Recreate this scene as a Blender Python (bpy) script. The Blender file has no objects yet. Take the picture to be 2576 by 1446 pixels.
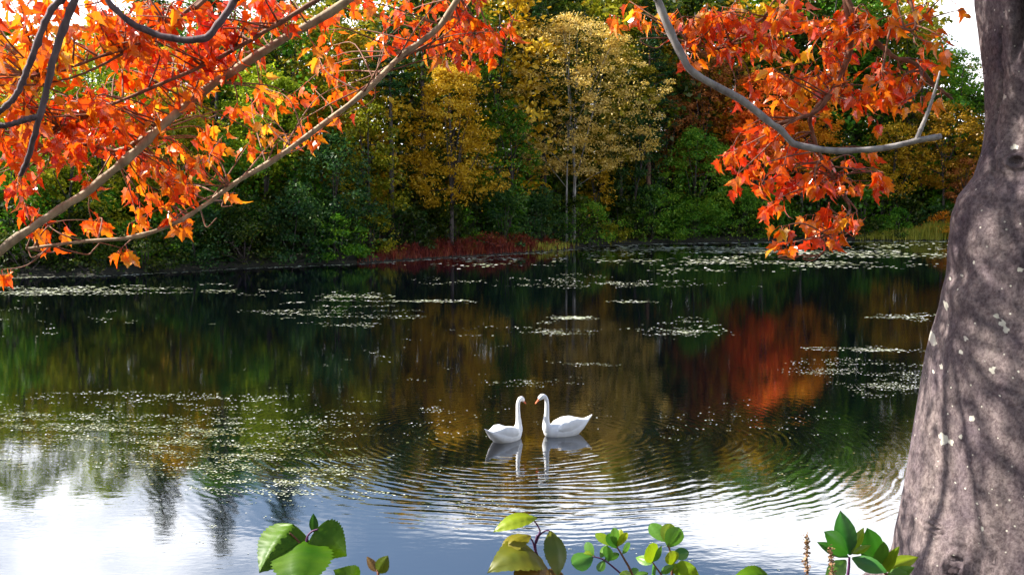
import bpy, math, random
import numpy as np
from mathutils import Vector, Matrix

# ------------------------------------------------------------------ camera, sky, sun, exposure
R = math.radians
scene = bpy.context.scene
col = scene.collection
W, H, F = 2575.0, 1446.0, 2600.0          # photograph measured in a 2575 x 1446 frame
CAMH, HORIZON = 4.4, 507.0
PITCH = math.atan((H / 2 - HORIZON) / F)

cam_data = bpy.data.cameras.new('camera')
cam_data.sensor_width = 36.0
cam_data.lens = F / W * 36.0
cam_data.clip_start = 0.05
cam_data.clip_end = 3000
cam = bpy.data.objects.new('camera', cam_data)
cam.location = (0, 0, CAMH)
cam.rotation_euler = (math.pi / 2 - PITCH, 0, 0)
col.objects.link(cam)
scene.camera = cam

SUN_EL, SUN_AZ = R(40), R(-80)             # azimuth from +Y (view direction), negative = left
SUN = Vector((math.sin(SUN_AZ) * math.cos(SUN_EL), math.cos(SUN_AZ) * math.cos(SUN_EL), math.sin(SUN_EL)))

world = bpy.data.worlds.new('World')
scene.world = world
world.use_nodes = True
wn, wl = world.node_tree.nodes, world.node_tree.links
wn.clear()
w_out = wn.new('ShaderNodeOutputWorld')
w_bg = wn.new('ShaderNodeBackground')
w_bg.inputs['Strength'].default_value = 0.08
w_sky = wn.new('ShaderNodeTexSky')
w_sky.sky_type = 'NISHITA'
w_sky.sun_disc = False
w_sky.sun_elevation = SUN_EL
w_sky.sun_rotation = SUN_AZ % (2 * math.pi)
w_sky.air_density = 1.0
w_sky.dust_density = 1.2
w_sky.ozone_density = 1.6
# broken white cloud, thinning out overhead the way a cloud deck does in perspective
w_geo = wn.new('ShaderNodeTexCoord')
w_sep = wn.new('ShaderNodeSeparateXYZ')
wl.new(w_geo.outputs['Generated'], w_sep.inputs[0])
w_add = wn.new('ShaderNodeMath'); w_add.operation = 'ADD'; w_add.inputs[1].default_value = 0.10
w_abs = wn.new('ShaderNodeMath'); w_abs.operation = 'ABSOLUTE'
wl.new(w_sep.outputs['Z'], w_abs.inputs[0]); wl.new(w_abs.outputs[0], w_add.inputs[0])
w_dx = wn.new('ShaderNodeMath'); w_dx.operation = 'DIVIDE'
w_dy = wn.new('ShaderNodeMath'); w_dy.operation = 'DIVIDE'
wl.new(w_sep.outputs['X'], w_dx.inputs[0]); wl.new(w_add.outputs[0], w_dx.inputs[1])
wl.new(w_sep.outputs['Y'], w_dy.inputs[0]); wl.new(w_add.outputs[0], w_dy.inputs[1])
w_cmb = wn.new('ShaderNodeCombineXYZ')
wl.new(w_dx.outputs[0], w_cmb.inputs[0]); wl.new(w_dy.outputs[0], w_cmb.inputs[1])
w_cmb.inputs[2].default_value = 3.7
w_noise = wn.new('ShaderNodeTexNoise')
w_noise.inputs['Scale'].default_value = 1.15
w_noise.inputs['Detail'].default_value = 7.0
w_noise.inputs['Roughness'].default_value = 0.55
wl.new(w_cmb.outputs[0], w_noise.inputs['Vector'])
w_thin = wn.new('ShaderNodeMapRange')      # elevation -> cover
w_thin.inputs['From Min'].default_value = 0.30
w_thin.inputs['From Max'].default_value = 0.52
w_thin.inputs['To Min'].default_value = 0.165
w_thin.inputs['To Max'].default_value = -0.30
wl.new(w_sep.outputs['Z'], w_thin.inputs['Value'])
w_cov = wn.new('ShaderNodeMath'); w_cov.operation = 'ADD'
wl.new(w_noise.outputs['Fac'], w_cov.inputs[0]); wl.new(w_thin.outputs[0], w_cov.inputs[1])
w_ramp = wn.new('ShaderNodeMapRange')
w_ramp.interpolation_type = 'SMOOTHSTEP'
w_ramp.inputs['From Min'].default_value = 0.49
w_ramp.inputs['From Max'].default_value = 0.64
wl.new(w_cov.outputs[0], w_ramp.inputs['Value'])
w_mix = wn.new('ShaderNodeMix'); w_mix.data_type = 'RGBA'
wl.new(w_ramp.outputs[0], w_mix.inputs['Factor'])
wl.new(w_sky.outputs[0], w_mix.inputs[6])
w_mix.inputs[7].default_value = (14.5, 14.5, 14.9, 1)
wl.new(w_mix.outputs[2], w_bg.inputs['Color'])
wl.new(w_bg.outputs[0], w_out.inputs[0])

sun_data = bpy.data.lights.new('sun', 'SUN')
sun_data.energy = 5.0
sun_data.angle = R(0.5)
sun_data.color = (1.0, 0.93, 0.82)
sun = bpy.data.objects.new('sun', sun_data)
sun.rotation_euler = (-SUN).to_track_quat('-Z', 'Y').to_euler()
sun.location = (-30, 0, 60)
col.objects.link(sun)

vs = scene.view_settings
vs.view_transform = 'Standard'
vs.look = 'None'
vs.gamma = 1.0
vs.exposure = 1.4
cy = scene.cycles
cy.use_denoising = True
cy.max_bounces = 7
cy.diffuse_bounces = 3
cy.glossy_bounces = 3
cy.transmission_bounces = 4
cy.transparent_max_bounces = 4
cy.caustics_reflective = False
cy.caustics_refractive = False
cy.sample_clamp_indirect = 6.0

# ------------------------------------------------------------------ helpers
rng = np.random.default_rng(11)
CP, SP = math.cos(PITCH), math.sin(PITCH)

def ray(px, py):
    x = (px - W / 2) / F
    y = -(py - H / 2) / F
    return Vector((x, CP + y * SP, -SP + y * CP))

def at(px, py, Y):
    """the point seen at a pixel, at world depth Y"""
    d = ray(px, py)
    t = Y / d.y
    return Vector((d.x * t, Y, CAMH + d.z * t))

def at_z(px, py, z=0.0):
    d = ray(px, py)
    t = (z - CAMH) / d.z
    return Vector((d.x * t, d.y * t, z))

def tag(o, label=None, cat=None, group=None, kind=None):
    if label: o['label'] = label
    if cat: o['category'] = cat
    if group: o['group'] = group
    if kind: o['kind'] = kind
    return o

def empty(name, loc):
    o = bpy.data.objects.new(name, None)
    o.empty_display_size = 0.2
    o.location = loc
    col.objects.link(o)
    return o

def new_mesh(name, verts, faces, smooth=False):
    me = bpy.data.meshes.new(name)
    verts = np.asarray(verts, dtype=np.float32)
    if isinstance(faces, np.ndarray):
        n, k = faces.shape
        me.vertices.add(len(verts)); me.vertices.foreach_set('co', verts.ravel())
        me.loops.add(n * k); me.loops.foreach_set('vertex_index', faces.astype(np.int32).ravel())
        me.polygons.add(n)
        me.polygons.foreach_set('loop_start', np.arange(0, n * k, k, dtype=np.int32))
        me.update(calc_edges=True)
    else:
        me.from_pydata(verts.tolist(), [], faces)
    if smooth:
        me.polygons.foreach_set('use_smooth', np.ones(len(me.polygons), dtype=bool))
    me.update()
    return me

def obj(name, me, mat=None, parent=None):
    if mat is not None and len(me.materials) == 0:
        me.materials.append(mat)
    o = bpy.data.objects.new(name, me)
    col.objects.link(o)
    if parent is not None:
        o.parent = parent
    return o

class MB:
    """collects vertices and faces of one mesh"""
    def __init__(self): self.v, self.f = [], []
    def tube(self, pts, radii, sides=6, cap=True):
        pts = [Vector(p) for p in pts]
        n = len(pts); base = len(self.v)
        up = Vector((0.31, 0.17, 0.93))
        prev = None
        for i, p in enumerate(pts):
            t = (pts[min(i + 1, n - 1)] - pts[max(i - 1, 0)])
            t = t.normalized() if t.length > 1e-9 else Vector((0, 0, 1))
            if prev is None:
                a = t.cross(up)
                if a.length < 1e-3: a = t.cross(Vector((1, 0, 0)))
            else:
                a = prev - t * prev.dot(t)
            a.normalize(); prev = a
            b = t.cross(a)
            for k in range(sides):
                w = 2 * math.pi * k / sides
                self.v.append(tuple(p + (a * math.cos(w) + b * math.sin(w)) * radii[i]))
        for i in range(n - 1):
            for k in range(sides):
                k2 = (k + 1) % sides
                self.f.append((base + i * sides + k, base + i * sides + k2, base + (i + 1) * sides + k2, base + (i + 1) * sides + k))
        if cap:
            self.f.append(tuple(base + k for k in range(sides))[::-1])
            self.f.append(tuple(base + (n - 1) * sides + k for k in range(sides)))
    def add(self, verts, faces):
        b = len(self.v)
        self.v += [tuple(v) for v in verts]
        self.f += [tuple(b + i for i in f) for f in faces]
    def build(self, name, mat, parent=None, smooth=True):
        return obj(name, new_mesh(name, self.v, self.f, smooth), mat, parent)

def spline(pts, n):
    """Catmull-Rom through control points"""
    P = [Vector(p) for p in pts]
    P = [P[0] * 2 - P[1]] + P + [P[-1] * 2 - P[-2]]
    out, segs = [], len(P) - 3
    for i in range(n):
        s = i / (n - 1) * segs
        k = min(int(s), segs - 1); t = s - k
        a, b, c, d = P[k:k + 4]
        out.append(0.5 * ((2 * b) + (c - a) * t + (2 * a - 5 * b + 4 * c - d) * t * t + (3 * b - a - 3 * c + d) * t ** 3))
    return out

# ------------------------------------------------------------------ materials
def newmat(name):
    m = bpy.data.materials.new(name)
    m.use_nodes = True
    nt = m.node_tree
    nt.nodes.clear()
    out = nt.nodes.new('ShaderNodeOutputMaterial')
    return m, nt.nodes, nt.links, out

def rgba(c): return (c[0], c[1], c[2], 1)

def leaf_mat(name, colors, trans=0.42, gloss=0.02, rough=0.4, hue_scale=0.35, tcolor=None):
    """thin leaf: diffuse + translucent + a little gloss, colour varied leaf by leaf and bough by bough"""
    m, n, l, out = newmat(name)
    geo = n.new('ShaderNodeNewGeometry'); oi = n.new('ShaderNodeObjectInfo')
    noise = n.new('ShaderNodeTexNoise'); noise.inputs['Scale'].default_value = hue_scale; noise.inputs['Detail'].default_value = 2
    l.new(geo.outputs['Position'], noise.inputs['Vector'])
    a1 = n.new('ShaderNodeMath'); a1.operation = 'ADD'
    l.new(geo.outputs['Random Per Island'], a1.inputs[0]); l.new(oi.outputs['Random'], a1.inputs[1])
    fr = n.new('ShaderNodeMath'); fr.operation = 'FRACT'; l.new(a1.outputs[0], fr.inputs[0])
    mixv = n.new('ShaderNodeMath'); mixv.operation = 'MULTIPLY_ADD'
    l.new(fr.outputs[0], mixv.inputs[0]); mixv.inputs[1].default_value = 0.75
    sub = n.new('ShaderNodeMath'); sub.operation = 'MULTIPLY_ADD'
    l.new(noise.outputs['Fac'], sub.inputs[0]); sub.inputs[1].default_value = 1.3; sub.inputs[2].default_value = -0.53
    l.new(sub.outputs[0], mixv.inputs[2])
    ramp = n.new('ShaderNodeValToRGB')
    els = ramp.color_ramp.elements
    els[0].position = 0.0; els[0].color = rgba(colors[0])
    els[1].position = 1.0; els[1].color = rgba(colors[-1])
    for i, c in enumerate(colors[1:-1]):
        e = els.new((i + 1) / (len(colors) - 1)); e.color = rgba(c)
    l.new(mixv.outputs[0], ramp.inputs[0])
    dif = n.new('ShaderNodeBsdfDiffuse'); tr = n.new('ShaderNodeBsdfTranslucent'); gl = n.new('ShaderNodeBsdfGlossy')
    gl.inputs['Roughness'].default_value = rough
    l.new(ramp.outputs[0], dif.inputs['Color'])
    if tcolor:
        mx = n.new('ShaderNodeMix'); mx.data_type = 'RGBA'; mx.blend_type = 'MULTIPLY'; mx.inputs['Factor'].default_value = 1
        l.new(ramp.outputs[0], mx.inputs[6]); mx.inputs[7].default_value = rgba(tcolor)
        l.new(mx.outputs[2], tr.inputs['Color'])
    else:
        l.new(ramp.outputs[0], tr.inputs['Color'])
    m1 = n.new('ShaderNodeMixShader'); m1.inputs[0].default_value = trans
    l.new(dif.outputs[0], m1.inputs[1]); l.new(tr.outputs[0], m1.inputs[2])
    m2 = n.new('ShaderNodeMixShader'); m2.inputs[0].default_value = gloss
    l.new(m1.outputs[0], m2.inputs[1]); l.new(gl.outputs[0], m2.inputs[2])
    l.new(m2.outputs[0], out.inputs[0])
    return m

def bark_mat(name, c1, c2, scale=8.0, bump=0.4):
    m, n, l, out = newmat(name)
    tc = n.new('ShaderNodeNewGeometry')
    mp = n.new('ShaderNodeMapping'); mp.inputs['Scale'].default_value = (scale, scale, scale * 0.3)
    l.new(tc.outputs['Position'], mp.inputs[0])
    ns = n.new('ShaderNodeTexNoise'); ns.inputs['Scale'].default_value = 1; ns.inputs['Detail'].default_value = 6
    l.new(mp.outputs[0], ns.inputs['Vector'])
    ramp = n.new('ShaderNodeValToRGB')
    ramp.color_ramp.elements[0].position = 0.3; ramp.color_ramp.elements[0].color = rgba(c1)
    ramp.color_ramp.elements[1].position = 0.7; ramp.color_ramp.elements[1].color = rgba(c2)
    l.new(ns.outputs['Fac'], ramp.inputs[0])
    p = n.new('ShaderNodeBsdfPrincipled'); p.inputs['Roughness'].default_value = 0.8
    l.new(ramp.outputs[0], p.inputs['Base Color'])
    bp = n.new('ShaderNodeBump'); bp.inputs['Strength'].default_value = bump; bp.inputs['Distance'].default_value = 0.01
    l.new(ns.outputs['Fac'], bp.inputs['Height']); l.new(bp.outputs[0], p.inputs['Normal'])
    l.new(p.outputs[0], out.inputs[0])
    return m

def plain_mat(name, c, rough=0.6, spec=0.3):
    m, n, l, out = newmat(name)
    p = n.new('ShaderNodeBsdfPrincipled')
    p.inputs['Base Color'].default_value = rgba(c); p.inputs['Roughness'].default_value = rough
    p.inputs['Specular IOR Level'].default_value = spec
    ns = n.new('ShaderNodeTexNoise'); ns.inputs['Scale'].default_value = 60
    bp = n.new('ShaderNodeBump'); bp.inputs['Strength'].default_value = 0.08; bp.inputs['Distance'].default_value = 0.004
    l.new(ns.outputs['Fac'], bp.inputs['Height']); l.new(bp.outputs[0], p.inputs['Normal'])
    l.new(p.outputs[0], out.inputs[0])
    return m

M = {}
M['maple'] = leaf_mat('maple_leaf', [(0.74, 0.035, 0.005), (0.86, 0.09, 0.005), (0.90, 0.17, 0.005), (0.92, 0.27, 0.008), (0.94, 0.50, 0.02)], trans=0.5, gloss=0.08, rough=0.24, hue_scale=1.6)
M['lime'] = leaf_mat('lime_foliage', [(0.12, 0.20, 0.008), (0.30, 0.40, 0.014), (0.48, 0.54, 0.030)])
M['olive'] = leaf_mat('olive_foliage', [(0.09, 0.13, 0.006), (0.23, 0.24, 0.009), (0.42, 0.35, 0.015)])
M['green'] = leaf_mat('green_foliage', [(0.025, 0.11, 0.008), (0.08, 0.23, 0.012), (0.22, 0.38, 0.020)])
M['bright'] = leaf_mat('bright_green_foliage', [(0.035, 0.14, 0.012), (0.12, 0.30, 0.018), (0.34, 0.48, 0.035)])
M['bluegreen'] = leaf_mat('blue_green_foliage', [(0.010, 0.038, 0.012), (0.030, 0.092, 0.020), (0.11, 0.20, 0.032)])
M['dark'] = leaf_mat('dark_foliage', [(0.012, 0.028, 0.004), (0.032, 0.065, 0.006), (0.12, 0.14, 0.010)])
M['pine'] = leaf_mat('pine_needles', [(0.008, 0.040, 0.012), (0.022, 0.085, 0.022), (0.06, 0.16, 0.03)], trans=0.15)
M['gold'] = leaf_mat('gold_foliage', [(0.28, 0.16, 0.005), (0.58, 0.35, 0.010), (0.76, 0.52, 0.05)])
M['paleyellow'] = leaf_mat('pale_yellow_foliage', [(0.42, 0.27, 0.025), (0.72, 0.50, 0.10), (0.84, 0.66, 0.27)])
M['yellowolive'] = leaf_mat('yellow_olive_foliage', [(0.20, 0.17, 0.008), (0.38, 0.30, 0.012), (0.60, 0.46, 0.05)])
M['browngold'] = leaf_mat('brown_gold_foliage', [(0.16, 0.11, 0.006), (0.34, 0.19, 0.008), (0.46, 0.22, 0.012)])
M['rust'] = leaf_mat('rust_foliage', [(0.20, 0.06, 0.012), (0.42, 0.14, 0.03), (0.58, 0.26, 0.07)])
M['red'] = leaf_mat('red_foliage', [(0.74, 0.08, 0.015), (0.86, 0.18, 0.02), (0.88, 0.33, 0.03)])
M['orange'] = leaf_mat('orange_foliage', [(0.52, 0.15, 0.006), (0.72, 0.27, 0.010), (0.66, 0.38, 0.02)])
M['redgrass'] = leaf_mat('red_marsh_grass', [(0.05, 0.012, 0.010), (0.15, 0.020, 0.018), (0.28, 0.050, 0.022), (0.26, 0.12, 0.03)], trans=0.3)
M['yellowgrass'] = leaf_mat('yellow_green_reeds', [(0.18, 0.22, 0.02), (0.36, 0.36, 0.04), (0.50, 0.45, 0.08)], trans=0.3)
M['bark_dark'] = bark_mat('dark_bark', (0.02, 0.016, 0.014), (0.07, 0.055, 0.05))
M['bark_pale'] = bark_mat('pale_bark', (0.12, 0.115, 0.11), (0.32, 0.31, 0.29))
M['bark_pine'] = bark_mat('pine_bark', (0.07, 0.035, 0.025), (0.20, 0.10, 0.07))
M['branch_tan'] = bark_mat('branch_tan', (0.20, 0.14, 0.09), (0.50, 0.40, 0.26), scale=30)
M['branch_grey'] = bark_mat('branch_grey', (0.16, 0.14, 0.14), (0.40, 0.37, 0.34), scale=40)
M['branch_dark'] = bark_mat('branch_dark', (0.05, 0.034, 0.042), (0.17, 0.12, 0.13), scale=40)
M['branch_red'] = bark_mat('branch_red', (0.13, 0.05, 0.03), (0.30, 0.15, 0.09), scale=40)
M['swan'] = plain_mat('white_feathers', (0.92, 0.92, 0.92), 0.7, 0.2)
M['bill'] = plain_mat('orange_bill', (0.72, 0.13, 0.02), 0.45)
M['black'] = plain_mat('black_skin', (0.015, 0.013, 0.013), 0.4)

# ------------------------------------------------------------------ terrain and pond
SHORE_PX = [(0, 697), (150, 693), (300, 690), (600, 673), (900, 662), (1150, 645), (1300, 637), (1420, 628), (1500, 616), (1700, 610), (1900, 607), (2150, 605), (2400, 605), (2575, 606)]
SH = [at_z(x, y) for x, y in SHORE_PX]
sx = [-48, -44, -38, -33] + [p.x for p in SH] + [72, 92, 104, 110]
sy = [8, 26, 44, 54] + [p.y for p in SH] + [112, 92, 55, 8]
def shore_y(x): return np.interp(x, sx, sy)

def wob(x, y):
    return (np.sin(x * 0.31 + 1.3) * np.cos(y * 0.27) + 0.6 * np.sin(x * 0.83 + y * 0.57) + 0.35 * np.sin(1.9 * x - 1.3 * y + 0.5))

NEAR_Y = 8.3
def ground_z(x, y):
    x = np.asarray(x, dtype=float); y = np.asarray(y, dtype=float)
    s_far = (shore_y(x) - y) * 0.9
    s_near = y - NEAR_Y - 0.25 * np.sin(x * 0.9) - 0.15 * np.sin(x * 2.3)
    s_side = np.minimum(x + 48, 110 - x)
    d = np.minimum(np.minimum(s_far, s_near), s_side)
    wet = -np.minimum(1.6, np.maximum(d, 0) * 0.35)
    near = np.clip(-s_near / 4.3, 0, 1)
    near_h = 2.72 * near * near * (3 - 2 * near) + 0.03 * wob(x * 3, y * 3) * near + 0.02 * np.maximum(-y, 0)
    land = np.maximum(-d, 0)
    far_h = 0.25 * np.clip(land / 1.0, 0, 1) + 0.05 * np.minimum(land, 8) + 0.30 * np.clip(land - 8, 0, 34) + 0.05 * np.clip(land - 42, 0, 200) + 0.12 * wob(x, y) * np.clip(land / 6, 0, 1)
    h = np.where(d > 0, wet, np.where((s_near < 0), near_h, far_h))
    return h

def lin(a, b, step): return list(np.arange(a, b, step))
gx = [-900, -500, -300, -200, -150, -110, -85] + lin(-70, -12, 1.6) + lin(-12, 12, 0.4) + lin(12, 120, 1.8) + [130, 150, 190, 260, 400, 900]
gy = [-600, -200, -80, -40, -20, -10, -5] + lin(-3, 12, 0.3) + lin(12, 50, 2.0) + lin(50, 130, 1.1) + [135, 145, 160, 190, 240, 320, 500, 900, 1500]
GX, GY = np.meshgrid(np.array(gx), np.array(gy))
GZ = ground_z(GX, GY)
verts = np.stack([GX.ravel(), GY.ravel(), GZ.ravel()], 1)
nx, ny = len(gx), len(gy)
ii, jj = np.meshgrid(np.arange(nx - 1), np.arange(ny - 1))
a = (jj * nx + ii).ravel()
faces = np.stack([a, a + 1, a + nx + 1, a + nx], 1)

m, n, l, out = newmat('leaf_litter_ground')
geo = n.new('ShaderNodeNewGeometry')
n1 = n.new('ShaderNodeTexNoise'); n1.inputs['Scale'].default_value = 6; n1.inputs['Detail'].default_value = 8
n2 = n.new('ShaderNodeTexVoronoi'); n2.inputs['Scale'].default_value = 14
l.new(geo.outputs['Position'], n1.inputs['Vector']); l.new(geo.outputs['Position'], n2.inputs['Vector'])
r1 = n.new('ShaderNodeValToRGB')
r1.color_ramp.elements[0].position = 0.3; r1.color_ramp.elements[0].color = (0.010, 0.008, 0.007, 1)
r1.color_ramp.elements[1].position = 0.75; r1.color_ramp.elements[1].color = (0.045, 0.032, 0.020, 1)
e = r1.color_ramp.elements.new(0.52); e.color = (0.020, 0.020, 0.010, 1)
l.new(n1.outputs['Fac'], r1.inputs[0])
p = n.new('ShaderNodeBsdfPrincipled'); p.inputs['Roughness'].default_value = 0.95
l.new(r1.outputs[0], p.inputs['Base Color'])
b = n.new('ShaderNodeBump'); b.inputs['Distance'].default_value = 0.03; b.inputs['Strength'].default_value = 0.6
l.new(n2.outputs['Distance'], b.inputs['Height']); l.new(b.outputs[0], p.inputs['Normal'])
l.new(p.outputs[0], out.inputs[0])
ground = obj('ground', new_mesh('ground', verts, faces, True), m)
tag(ground, 'dark leaf strewn banks and pond bed around the water', 'ground', kind='structure')

# --- water: dark, glossy, with the swans' ring ripples and a faint breeze
SW_C = Vector((0.75, 19.3, 0))
m, n, l, out = newmat('pond_water')
geo = n.new('ShaderNodeNewGeometry')
def vmath(op, a, bval=None, b=None):
    v = n.new('ShaderNodeVectorMath'); v.operation = op
    l.new(a, v.inputs[0])
    if bval is not None: v.inputs[1].default_value = bval
    if b is not None: l.new(b, v.inputs[1])
    return v
def mth(op, a, b=None, c=None):
    v = n.new('ShaderNodeMath'); v.operation = op
    for i, q in enumerate((a, b, c)):
        if q is None: continue
        if isinstance(q, (int, float)): v.inputs[i].default_value = q
        else: l.new(q, v.inputs[i])
    return v.outputs[0]
def mapr(val, a, b, c, d, smooth=True):
    v = n.new('ShaderNodeMapRange')
    if smooth: v.interpolation_type = 'SMOOTHSTEP'
    l.new(val, v.inputs['Value'])
    for k, q in zip(('From Min', 'From Max', 'To Min', 'To Max'), (a, b, c, d)): v.inputs[k].default_value = q
    return v.outputs[0]
def noise(scale, detail=2, vec=None, sc=(1, 1, 1)):
    mp = n.new('ShaderNodeMapping'); mp.inputs['Scale'].default_value = sc
    l.new(vec or geo.outputs['Position'], mp.inputs[0])
    t = n.new('ShaderNodeTexNoise'); t.inputs['Scale'].default_value = scale; t.inputs['Detail'].default_value = detail
    l.new(mp.outputs[0], t.inputs['Vector'])
    return t.outputs['Fac']
rel = vmath('SUBTRACT', geo.outputs['Position'], tuple(SW_C))
ln = n.new('ShaderNodeVectorMath'); ln.operation = 'LENGTH'; l.new(rel.outputs[0], ln.inputs[0])
dist = ln.outputs['Value']
wobble = mth('ADD', mth('MULTIPLY', noise(0.16, 1), 3.0), mth('MULTIPLY', noise(0.9, 3), 0.42))
phase = mth('MULTIPLY', mth('ADD', dist, wobble), 2 * math.pi / 0.205)
rings = mth('SINE', phase)
rel2 = vmath('SUBTRACT', geo.outputs['Position'], (SW_C.x - 0.9, SW_C.y + 0.2, 0))
ln2 = n.new('ShaderNodeVectorMath'); ln2.operation = 'LENGTH'; l.new(rel2.outputs[0], ln2.inputs[0])
rings2 = mth('SINE', mth('MULTIPLY', mth('ADD', ln2.outputs['Value'], mth('MULTIPLY', noise(0.25, 1), 1.6)), 2 * math.pi / 0.15))
fade = mth('MULTIPLY', mapr(dist, 0.5, 2.0, 0.15, 1.0), mapr(dist, 4.2, 9.0, 1.0, 0.0))
patchy = mapr(noise(0.45, 3), 0.34, 0.60, 0.30, 1.0)
sepn = n.new('ShaderNodeSeparateXYZ'); l.new(rel.outputs[0], sepn.inputs[0])
leftfade = mth('MULTIPLY', mapr(sepn.outputs['X'], -9.0, -4.5, 0.10, 1.0), mapr(sepn.outputs['Y'], -7.0, -4.3, 0.06, 1.0))
calm_far = mapr(sepn.outputs['Y'], -0.6, 3.5, 1.0, 0.22)
amp = mth('MULTIPLY', mth('MULTIPLY', fade, patchy), mth('MULTIPLY', leftfade, calm_far))
h_ring = mth('MULTIPLY', mth('ADD', rings, mth('MULTIPLY', rings2, 0.45)), mth('MULTIPLY', amp, 0.00068))
breeze = mth('MULTIPLY', mth('SUBTRACT', noise(3.2, 3, sc=(0.55, 1.0, 1.0)), 0.5), 0.0013)
fine = mth('MULTIPLY', mth('SUBTRACT', noise(11.0, 2, sc=(0.5, 1.0, 1.0)), 0.5), 0.0006)
height = mth('ADD', h_ring, mth('ADD', breeze, fine))
bmp = n.new('ShaderNodeBump'); bmp.inputs['Strength'].default_value = 1.0; bmp.inputs['Distance'].default_value = 1.0
l.new(height, bmp.inputs['Height'])
fres = n.new('ShaderNodeFresnel'); fres.inputs['IOR'].default_value = 4.8
l.new(bmp.outputs[0], fres.inputs['Normal'])
dif = n.new('ShaderNodeBsdfDiffuse'); dif.inputs['Color'].default_value = (0.0005, 0.0008, 0.0022, 1)
gls = n.new('ShaderNodeBsdfGlossy'); gls.inputs['Roughness'].default_value = 0.035
gls.inputs['Color'].default_value = (0.95, 0.97, 1.0, 1)
l.new(bmp.outputs[0], gls.inputs['Normal'])
mx = n.new('ShaderNodeMixShader')
l.new(fres.outputs[0], mx.inputs[0]); l.new(dif.outputs[0], mx.inputs[1]); l.new(gls.outputs[0], mx.inputs[2])
l.new(mx.outputs[0], out.inputs[0])
water = obj('pond_water', new_mesh('pond_water', [(-60, 5, 0), (125, 5, 0), (125, 130, 0), (-60, 130, 0)], [(0, 1, 2, 3)]), m)
tag(water, 'still dark pond water with ring ripples around the swans', 'water', kind='structure')

# ------------------------------------------------------------------ far trees
def leaf_quads(c, nrm, size, asp=0.62):
    """rhombic leaves: centres c (n,3), normals nrm, sizes (n,)"""
    k = len(c)
    nrm = nrm / (np.linalg.norm(nrm, axis=1, keepdims=True) + 1e-9)
    u = np.cross(nrm, rng.normal(size=(k, 3)))
    u /= (np.linalg.norm(u, axis=1, keepdims=True) + 1e-9)
    v = np.cross(nrm, u)
    s = size[:, None]
    bend = nrm * s * 0.18
    q = np.stack([c - u * s - bend, c - v * s * asp, c + u * s - bend, c + v * s * asp], 1).reshape(-1, 3)
    return q

def quads_mesh(name, q):
    nq = len(q) // 4
    return new_mesh(name, q, np.arange(nq * 4).reshape(nq, 4))

PROFILES = {   # crown radius (0..1) from the bottom of the crown to the top
    'round': ([0, .1, .3, .55, .8, .95, 1], [.35, .70, .97, 1, .78, .45, .12]),
    'pear': ([0, .12, .3, .5, .75, .92, 1], [.45, .95, 1, .78, .60, .42, .12]),
    'tall': ([0, .1, .35, .6, .85, 1], [.30, .62, .90, 1, .66, .12]),
    'shrub': ([0, .15, .5, .8, 1], [.80, 1, .92, .62, .15]),
}

def crown_leaves(w, h, shape, leaf=0.13, dens=1.0, clumps=None, droop=0.0):
    """leaf clumps spread through the crown volume, local coords with the crown's bottom at z = 0"""
    ts, rs = PROFILES[shape]
    area = 2 * w * h
    ncl = clumps or int(max(18, area * 1.35))
    t = rng.random(ncl) ** 0.9
    ang = rng.random(ncl) * 2 * np.pi
    lob = 1 + 0.24 * np.sin(ang * 2 + rng.random() * 6) + 0.12 * np.sin(t * 17 + ang) + 0.18 * np.sin(ang * 3 + t * 5 + rng.random() * 6)
    rr = np.interp(t, ts, rs) * w * lob * np.sqrt(0.12 + 0.88 * rng.random(ncl))
    cc = np.stack([np.cos(ang) * rr, np.sin(ang) * rr, t * h], 1)
    cr = (0.34 + 0.5 * rng.random(ncl) ** 1.5) * min(1.0, 0.35 + w * 0.22)
    total = int(dens * area * 1.9 / (leaf * leaf * 1.25))
    total = min(total, 26000)
    per = np.maximum(8, (cr ** 2 / (cr ** 2).sum() * total)).astype(int)
    idx = np.repeat(np.arange(ncl), per)
    d = rng.normal(size=(len(idx), 3))
    d /= np.linalg.norm(d, axis=1, keepdims=True)
    rad = cr[idx] * (0.35 + 0.75 * rng.random(len(idx)) ** 0.6)
    off = d * rad[:, None] * np.array([1.15, 1.15, 0.62])
    off[:, 2] -= droop * rad * rng.random(len(idx))
    c = cc[idx] + off
    loose = rng.random(len(idx)) < 0.24
    nl_ = int(loose.sum())
    tl = rng.random(nl_); al = rng.random(nl_) * 2 * np.pi
    rl = np.interp(tl, ts, rs) * w * (1 + 0.16 * np.sin(al * 3 + tl * 9) + 0.12 * np.sin(al * 5 - tl * 14)) * (0.55 + 0.55 * rng.random(nl_) ** 0.7)
    c[loose] = np.stack([np.cos(al) * rl, np.sin(al) * rl, tl * h + rng.normal(size=nl_) * 0.25], 1)
    nrm = d * 0.6 + np.array([0, 0, 0.75]) + rng.normal(size=d.shape) * 0.5
    size = leaf * (0.6 + 0.75 * rng.random(len(idx)))
    return leaf_quads(c, nrm, size), cc, cr

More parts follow.
